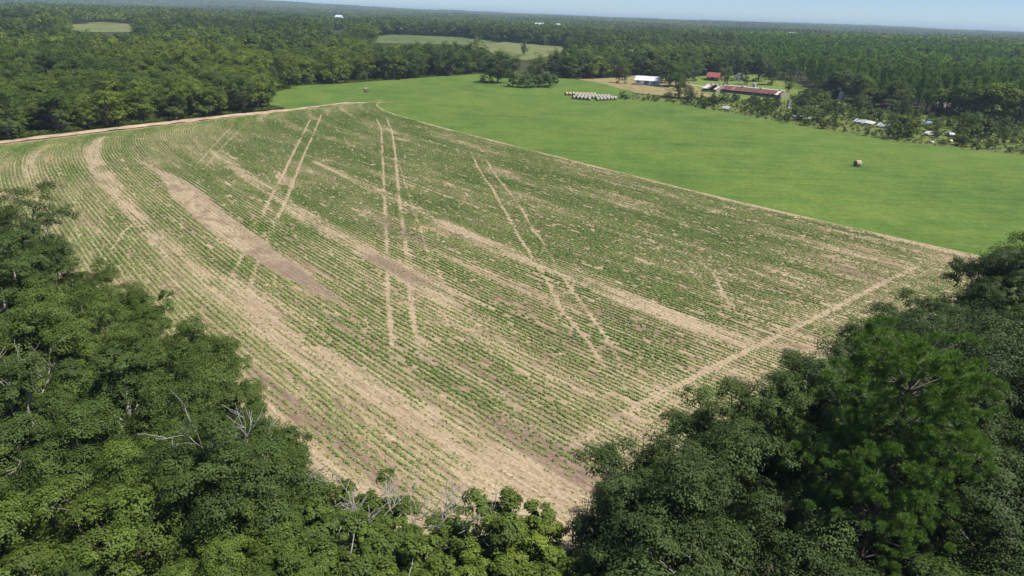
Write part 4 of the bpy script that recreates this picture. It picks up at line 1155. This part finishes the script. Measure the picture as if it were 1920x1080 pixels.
def windowed(parent, x, y, z, w, h, ny=-1, frame=M_WHITE):
    """window in a wall facing local -y"""
    f = MB()
    f.box(x - w / 2 - .08, x + w / 2 + .08, y - .06, y + .04, z - .08, z).box(x - w / 2 - .08, x + w / 2 + .08, y - .06, y + .04, z + h, z + h + .08)
    f.box(x - w / 2 - .08, x - w / 2, y - .06, y + .04, z, z + h).box(x + w / 2, x + w / 2 + .08, y - .06, y + .04, z, z + h)
    f.box(x - .03, x + .03, y - .05, y + .03, z, z + h)
    o = f.build('window', frame, parent)
    MB().box(x - w / 2, x + w / 2, y - .02, y + .02, z, z + h).build('pane', M_GLASS, o)
    return o
def gable_roof(parent, L, y0, y1, eave, ridge, mat, over=0.4, th=0.12, yr=None, name='roof', x0=0.0):
    yr = (y0 + y1) / 2 if yr is None else yr
    return MB().xprism([(y0 - over, eave - over * (ridge - eave) / (yr - y0)), (yr, ridge), (y1 + over, eave - over * (ridge - eave) / (y1 - yr)),
                        (y1 + over, eave - over * (ridge - eave) / (y1 - yr) + th), (yr, ridge + th), (y0 - over, eave - over * (ridge - eave) / (yr - y0) + th)], x0 - over, x0 + L + over).build(name, mat, parent)

def white_house():
    a = at(1190, 159); rz = math.atan2(-0.33, 0.94)
    o = empty('white_house', (a[0], a[1], 0), rz)
    L = 13.2
    MB().xprism([(2.2, 0.3), (8.0, 0.3), (8.0, 2.9), (5.0, 4.55), (2.2, 3.2)], 0, L).box(0, 3.4, 0.2, 2.197, 0.3, 2.75).build('wall', M_WHITE, o)
    MB().box(-0.1, L + 0.1, 0.0, 8.1, 0, 0.297).build('foundation', M_TIMBER, o)
    gable_roof(o, L, 0.0, 8.0, 2.85, 4.75, M_WROOF, 0.45, 0.10, yr=4.6)
    for x0, x1 in ((3.5, 5.0), (8.0, 9.2)): MB().box(x0, x1, 0.1, 0.35, 0.3, 2.8).build('porch_panel', M_WHITE, o)
    for x in (10.4, 11.9, 13.05): MB().box(x - .09, x + .09, 0.1, 0.28, 0.3, 2.8).build('porch_post', M_WHITE, o)
    MB().box(9.3, 13.0, 0.12, 0.2, 1.0, 1.1).box(9.3, 13.0, 0.12, 0.2, 0.45, 0.52).build('porch_rail', M_WHITE, o)
    windowed(o, 1.9, 0.2, 1.2, 1.3, 1.1); windowed(o, 6.9, 2.2, 1.2, 1.2, 1.2); windowed(o, 10.9, 2.2, 1.0, 1.6, 1.5); windowed(o, 12.5, 2.2, 1.2, 0.8, 1.2)
    d = MB().box(5.5, 6.2, 2.14, 2.197, 0.3, 2.4).build('door', M_GLASS, o); MB().box(6.08, 6.14, 2.08, 2.14, 1.2, 1.3).build('handle', M_GALV, d)
    MB().box(4.3, 6.6, -1.2, -0.1, 0, 0.14).build('step', M_WHITE, o)
    MB().box(8.2, 8.7, 5.0, 5.5, 4.0, 5.4).build('chimney', M_BRICK, o)
    tag(o, 'long white house with a pale metal roof and porch posts', 'house')
white_house()

def ruined_shed(px0, py0, px1, py1, wid, eave, ridge, label, name='long_shed', n=22, white=0.06, seed=0, hole=()):
    """long low shed whose roof is made of single metal sheets"""
    r = np.random.default_rng(seed)
    a = at(px0, py0); b = at(px1, py1)
    L = float(np.hypot(*(b - a)[:2])); rz = math.atan2(b[1] - a[1], b[0] - a[0])
    o = empty(name, (a[0], a[1], 0), rz)
    for xx in (0.0, L): MB().xprism([(0, 0), (wid, 0), (wid, eave), (wid / 2, ridge), (0, eave)], xx - .06, xx + .06).build('gable_wall', M_TIMBER, o)
    MB().box(.06, L - .06, wid - .12, wid, 0, eave).build('back_wall', M_TIMBER, o)
    MB().box(.06, L - .06, 0, .1, 0, eave * .45).build('front_wall', M_TIMBER, o)
    for i in range(int(L / 4) + 1):
        x = min(max(i * 4.0, .2), L - .2); MB().box(x - .08, x + .08, .12, .28, 0, eave).build('post', M_TIMBER, o)
    w = L / n
    for side in (0, 1):
        for i in range(n):
            if side == 0 and i in hole: continue
            x0 = i * w + .02; x1 = (i + 1) * w - .02; j = r.uniform(-.03, .03)
            if side == 0: pr = [(-.5, eave - .5 * (ridge - eave) / (wid / 2)), (wid / 2, ridge)]
            else: pr = [(wid / 2, ridge), (wid + .5, eave - .5 * (ridge - eave) / (wid / 2))]
            m = M_TRIM if r.random() < white else (M_RUST2 if r.random() < .35 else M_RUST)
            MB().xprism([pr[0], pr[1], (pr[1][0], pr[1][1] + .06), (pr[0][0], pr[0][1] + .06)], x0, x1).build('roof_sheet', m, o).location.z = j + .05
    MB().xprism([(wid / 2 - .45, ridge - .10), (wid / 2, ridge + .16), (wid / 2 + .45, ridge - .10), (wid / 2 + .45, ridge + .08), (wid / 2, ridge + .34), (wid / 2 - .45, ridge + .08)], -.1, L + .1).build('ridge_cap', M_TRIM, o)
    for x in (L * .32, L * .62, L * .93): MB().box(x - .5, x + .5, wid / 2 - .5, wid / 2 + .5, ridge + .2, ridge + .75).build('roof_vent', M_TRIM, o)
    return tag(o, label, 'shed')
ruined_shed(1349, 173, 1463, 185, 9.0, 1.8, 3.5, 'long low shed with a rusty red sheet roof and pale ridge', seed=1)
ruined_shed(1316, 171, 1342, 174, 9.5, 1.8, 3.5, 'short broken end of the red shed with a dark hole in its roof', n=6, seed=2, white=.3, hole=(3, 4))
ruined_shed(1744, 213, 1792, 217, 8.0, 2.4, 4.6, 'red roofed shed half hidden in the scrub before the pine wood', n=9, seed=3, white=.2, hole=(3,))
ruined_shed(1648, 204, 1663, 206, 5.0, 2.2, 3.8, 'small red roofed hut sunk in the scrub', n=4, seed=4, white=0.0)

def small_house(px, py, L, W, eave, ridge, rz, wall, roof, label, gable_front=False):
    a = at(px, py); o = empty('farm_house', (a[0], a[1], a[2]), rz)
    if gable_front:
        pr = [(0, 0), (W, 0), (W, eave), (W / 2, ridge), (0, eave)]
        MB().prism(pr, 0, L).build('wall', wall, o)
        t = .14; ov = .4; k = (ridge - eave) / (W / 2)
        MB().prism([(-ov, eave - ov * k + .01), (W / 2, ridge + .01), (W + ov, eave - ov * k + .01), (W + ov, eave - ov * k + t), (W / 2, ridge + t), (-ov, eave - ov * k + t)], -ov, L + ov).build('roof', roof, o)
        windowed(o, W * .3, -.01, 1.0, 1.0, 1.2); windowed(o, W * .72, -.01, 1.0, 1.0, 1.2)
    else:
        MB().xprism([(0, 0), (W, 0), (W, eave), (W / 2, ridge), (0, eave)], 0, L).build('wall', wall, o)
        gable_roof(o, L, 0, W, eave + .01, ridge + .01, roof, .5)
        for x in (L * .2, L * .8): windowed(o, x, -.01, 1.0, 1.1, 1.2)
        MB().box(L * .45, L * .55, -.05, .03, 0, 2.1).build('door', M_DARK, o)
    return tag(o, label, 'house')
small_house(1324, 151, 7.5, 7, 2.6, 5.0, -0.5, M_BRICK, M_REDROOF, 'brick house with a steep red roof behind the yard trees')
small_house(1376, 152, 9, 5.6, 2.6, 4.6, -0.25, M_WHITE, M_RUST2, 'small white gabled house with a faded red roof on the lawn', True)
def white_shed():
    a = at(1409, 166); o = empty('garden_shed', (a[0], a[1], 0), -0.45)
    MB().prism([(0, 0), (2.0, 0), (2.0, 2.5), (1.0, 3.1), (0, 2.5)], 0, 1.9).build('wall', M_WHITE, o)
    MB().prism([(-.15, 2.43), (1.0, 3.12), (2.15, 2.43), (2.15, 2.53), (1.0, 3.22), (-.15, 2.53)], -.1, 2.0).build('roof', M_WROOF, o)
    MB().box(.5, 1.5, -.05, .03, 0, 1.9).build('door', M_TRIM, o)
    tag(o, 'small upright white shed alone on the lawn', 'shed')
white_shed()
def grain_bin(px, py, rad, h, label, mat=M_GALV, cap=M_GALV, lean=0.0):
    a = at(px, py); o = empty('feed_bin', (a[0], a[1], 0)); o.rotation_euler = (0, lean, 0.3)
    b = MB(); n = 7
    for i in range(n):
        b.tube([(0, 0, h * i / n), (0, 0, h * (i + .5) / n), (0, 0, h * (i + 1) / n)], [rad, rad * 1.015, rad], 18, i in (0, n - 1))
    b.build('bin_wall', mat, o, True)
    MB().tube([(0, 0, h - .01), (0, 0, h + rad * .55), (0, 0, h + rad * .7)], [rad * 1.06, rad * .25, rad * .2], 18).build('roof', cap, o)
    MB().box(rad - .03, rad + .06, -.25, .25, 0, h).build('ladder', M_TIMBER, o)
    tag(o, label, 'feed bin')
grain_bin(1576, 189, 1.6, 4.0, 'round galvanised feed bin leaning out of the scrub', lean=0.10)
grain_bin(1477, 203, 0.75, 3.6, 'slim pale feed bin with a rusty cap in the scrub', M_GALV, M_RUST)
grain_bin(1572, 199, 0.9, 1.3, 'squat white tank low in the scrub below the round bin', M_WHITE, M_WHITE)

def fallen_roof(px, py, L, W, tilt, rz, label, mat=M_GALV, n=4):
    """collapsed sheet roof lying on broken posts"""
    a = at(px, py); o = empty('fallen_roof', (a[0], a[1], 0), rz)
    r = np.random.default_rng(int(px))
    for i in range(n):
        w = L / n; s = MB().box(i * w + .02, (i + 1) * w - .02, 0, W, 0, .05).build('metal_sheet', mat, o)
        s.rotation_euler = (tilt + r.normal(0, .05), r.normal(0, .03), 0); s.location.z = .75 + r.uniform(0, .1)
    for x in (0.1, L / 2, L - .1): MB().box(x - .07, x + .07, .1, .24, 0, .72).build('post', M_TIMBER, o)
    for x in (0.1, L - .1): MB().box(x - .07, x + .07, W * .85, W * .85 + .14, 0, .7 + math.sin(tilt) * W * .8).build('post', M_TIMBER, o)
    return tag(o, label, 'fallen roof')
fallen_roof(1598, 231, 4.6, 2.6, .35, -0.9, 'bent grey sheet roof lying left in the row of three by the pasture')
fallen_roof(1620, 234, 3.4, 2.4, .30, -0.9, 'pale sheet roof lying in the middle of the row of three by the pasture', M_TRIM, 3)
fallen_roof(1642, 239, 5.0, 2.6, .33, -0.85, 'bright sheet roof at the right of the row of three by the pasture', M_GALV)
fallen_roof(1352, 206, 3.2, 2.6, .30, -0.8, 'pale blue white sheet roof under shrubs below the red shed', M_GALV, 3)
fallen_roof(1482, 221, 4.5, 2.4, .25, -0.9, 'dull grey sheet roof among shrubs at the pasture edge', M_GALV)
fallen_roof(1512, 226, 3.0, 2.2, .3, -0.9, 'short dark grey sheet roof beside a dark shrub at the pasture edge', M_GALV, 3)
fallen_roof(1722, 234, 5.0, 2.4, .3, -0.7, 'grey blue sheet roof deep in the scrub below the red hut', M_FEED)
fallen_roof(1800, 243, 4.0, 2.2, .3, -0.6, 'white sheet roof in the scrub near the dark pines', M_GALV, 3)
def old_car(px, py, rz, paint, label):
    a = at(px, py); o = empty('abandoned_car', (a[0], a[1], 0), rz)
    MB().prism([(-2.1, .35), (2.1, .35), (2.15, .75), (1.2, .92), (.65, 1.42), (-1.0, 1.45), (-1.75, .98), (-2.15, .9)], -.82, .82).build('body', paint, o)
    for s in (-1, 1):
        MB().prism([(.98, .94), (.56, 1.36), (-.9, 1.39), (-1.45, .99)], s * .83 - .01, s * .83 + .01).build('side_window', M_GLASS, o)
        for x in (-1.3, 1.3):
            w = MB().tube([(x, s * .68, .33), (x, s * .86, .33)], [.33, .33], 14).build('wheel', M_DARK, o)
            MB().tube([(x, s * .861, .33), (x, s * .88, .33)], [.19, .17], 10).build('rim', M_GALV, w)
    tag(o, label, 'car')
old_car(1742, 254, 0.5, M_TRIM, 'white abandoned car left of a dark cedar in the scrub')
old_car(1781, 256, 1.4, M_GALV, 'white abandoned car right of a dark cedar in the scrub')
def junk(px, py, label, c=M_WHITE):
    a = at(px, py); o = empty('water_tank', (a[0], a[1], 0), float(rng.uniform(0, 3)))
    MB().tube([(-.7, 0, .45), (-.6, 0, .45), (.6, 0, .45), (.7, 0, .45)], [.2, .42, .42, .2], 14).build('tank', c, o, True)
    for x in (-.4, .4): MB().box(x - .06, x + .06, -.3, .3, 0, .12).build('cradle', M_TIMBER, o)
    tag(o, label, 'tank')
junk(1746, 269, 'small white tank lying on bare earth at the pasture edge'); junk(1782, 267, 'small white tank lying right of the earth patch at the pasture edge')
junk(1422, 220, 'tiny pale tank lying in the grass below the slim feed bin')
def pole(px, py, h, label):
    a = at(px, py); o = empty('utility_pole', (a[0], a[1], a[2]), 0.4)
    MB().tube([(0, 0, -.2), (0, 0, h)], [.15, .10], 8).build('shaft', M_TIMBER, o, True)
    MB().box(-1.1, 1.1, -.06, .06, h - .7, h - .56).build('crossarm', M_TIMBER, o)
    for x in (-.9, 0.5, .9): MB().tube([(x, 0, h - .56), (x, 0, h - .36)], [.05, .04], 6).build('insulator', M_GALV, o)
    tag(o, label, 'pole')
pole(1036, 143, 9, 'bare wooden utility pole at the far edge of the pasture'); pole(1384, 160, 7.5, 'thin wooden utility pole on the lawn before the white gable')
for px, py, L, lb in [(983, 49, 16, 'white roofed far barn left of a pair beyond the woods'), (992, 49, 10, 'white roofed far barn in the middle beyond the woods'), (1019, 50, 14, 'white roofed far barn right of the group beyond the woods'),
                      (632, 53, 22, 'white roofed far barn among the trees left of centre'), (1430, 49, 14, 'tiny white roofed far barn on the right horizon')]:
    # far barns stand on the rise that carries them to their place under the skyline
    ang = math.atan2(px - 960, F_PX)
    D = 1400.0
    gx, gy = D * math.sin(ang), D * math.cos(ang)
    zt = float(terrain_z(gx, gy))
    o = empty('far_barn', (gx, gy, zt), -0.3)
    L *= 0.55
    MB().xprism([(0, 0), (9, 0), (9, 11), (4.5, 14), (0, 11)], 0, L).build('wall', M_WHITE, o)
    gable_roof(o, L, 0, 9, 11.01, 14.01, M_WROOF, .6, .2)
    tag(o, lb, 'barn')

# ------------------------------------------------------------------ hay bales
def bale_pair(mat):
    k = 18; r = np.random.default_rng(12)
    b = MB(); R0 = .82; Wd = 1.45
    b.tube([(-Wd / 2, 0, R0 * .97), (-Wd * .44, 0, R0 * .97), (0, 0, R0 * .97), (Wd * .44, 0, R0 * .97), (Wd / 2, 0, R0 * .97)], [R0 * .93, R0, R0 * 1.01, R0, R0 * .93], k, False)
    b.v = [(x, y * (1 + .03 * r.normal()), max(z * (1 + .02 * r.normal()), .0)) for x, y, z in b.v]
    body = b.mesh('hay_roll', mat, True)
    e = MB()
    for s in (-1, 1):
        e.tube([(s * Wd * .495, 0, R0 * .97), (s * Wd * .515, 0, R0 * .97), (s * Wd * .50, 0, R0 * .97)], [R0 * .92, R0 * .55, R0 * .08], k, True)
    return body, e.mesh('bale_end', M_BALE_E)
BG = bale_pair(M_BALE_G); BW = bale_pair(M_BALE_W)
def bale(x, y, rz, kind, label, group=None, sc=1.0):
    o = empty('hay_bale', (x, y, 0.03), rz, sc)
    link(bpy.data.objects.new('hay_roll', kind[0]), o); link(bpy.data.objects.new('bale_end', kind[1]), o)
    tag(o, label, 'hay bale', group)
a = at(1607, 312); bale(a[0], a[1], 0.25, BG, 'single round hay bale alone in the green pasture', None, 1.02)
a = at(687, 173); bale(a[0], a[1], 2.2, BG, 'single golden round hay bale at the far left of the pasture', None, 1.2)
for (x0, x1, y0, y1, kd, rowname) in ((1062, 1114, 179.0, 180.5, BG, 'back'), (1079, 1140, 181.8, 183.6, BW, 'second'), (1086, 1150, 184.4, 186.4, BW, 'third'), (1076, 1104, 185.8, 188.3, BW, 'front'), (1120, 1153, 189.0, 187.6, BW, 'front')):
    n = int((x1 - x0) / 6.1)
    for i in range(n + 1):
        t = i / n; a = at(x0 + (x1 - x0) * t, y0 + (y1 - y0) * t)
        end = 'leftmost' if i == 0 else ('rightmost' if i == n else None)
        part = 'left' if x0 < 1110 else 'right'
        base = {'back': 'golden round hay bale in the back row of the stored bales', 'second': 'weathered round hay bale in the second row from the back of the stored bales',
                'third': 'weathered round hay bale in the third row from the back of the stored bales', 'front': 'weathered round hay bale in the %s front row of the stored bales' % part}[rowname]
        bale(a[0], a[1], 0.50 + rng.normal(0, .06), kd, (end + ' ' if end else '') + base, 'stored round hay bales')

# ------------------------------------------------------------------ air
M_HAZE, nt, out = new_mat('haze_air')
pv = nt.nodes.new('ShaderNodeVolumePrincipled')
pv.inputs['Color'].default_value = (0.62, 0.80, 1.0, 1)
pv.inputs['Density'].default_value = 0.00014
pv.inputs['Anisotropy'].default_value = 0.0
nt.links.new(pv.outputs[0], out.inputs['Volume'])
zmin = -20.0; zmax = 100.0
hz = MB().box(-15500, 15500, -15500, 15500, zmin, zmax).build('haze', M_HAZE)
tag(hz, 'thin blue summer haze over the whole country', 'haze', kind='stuff')
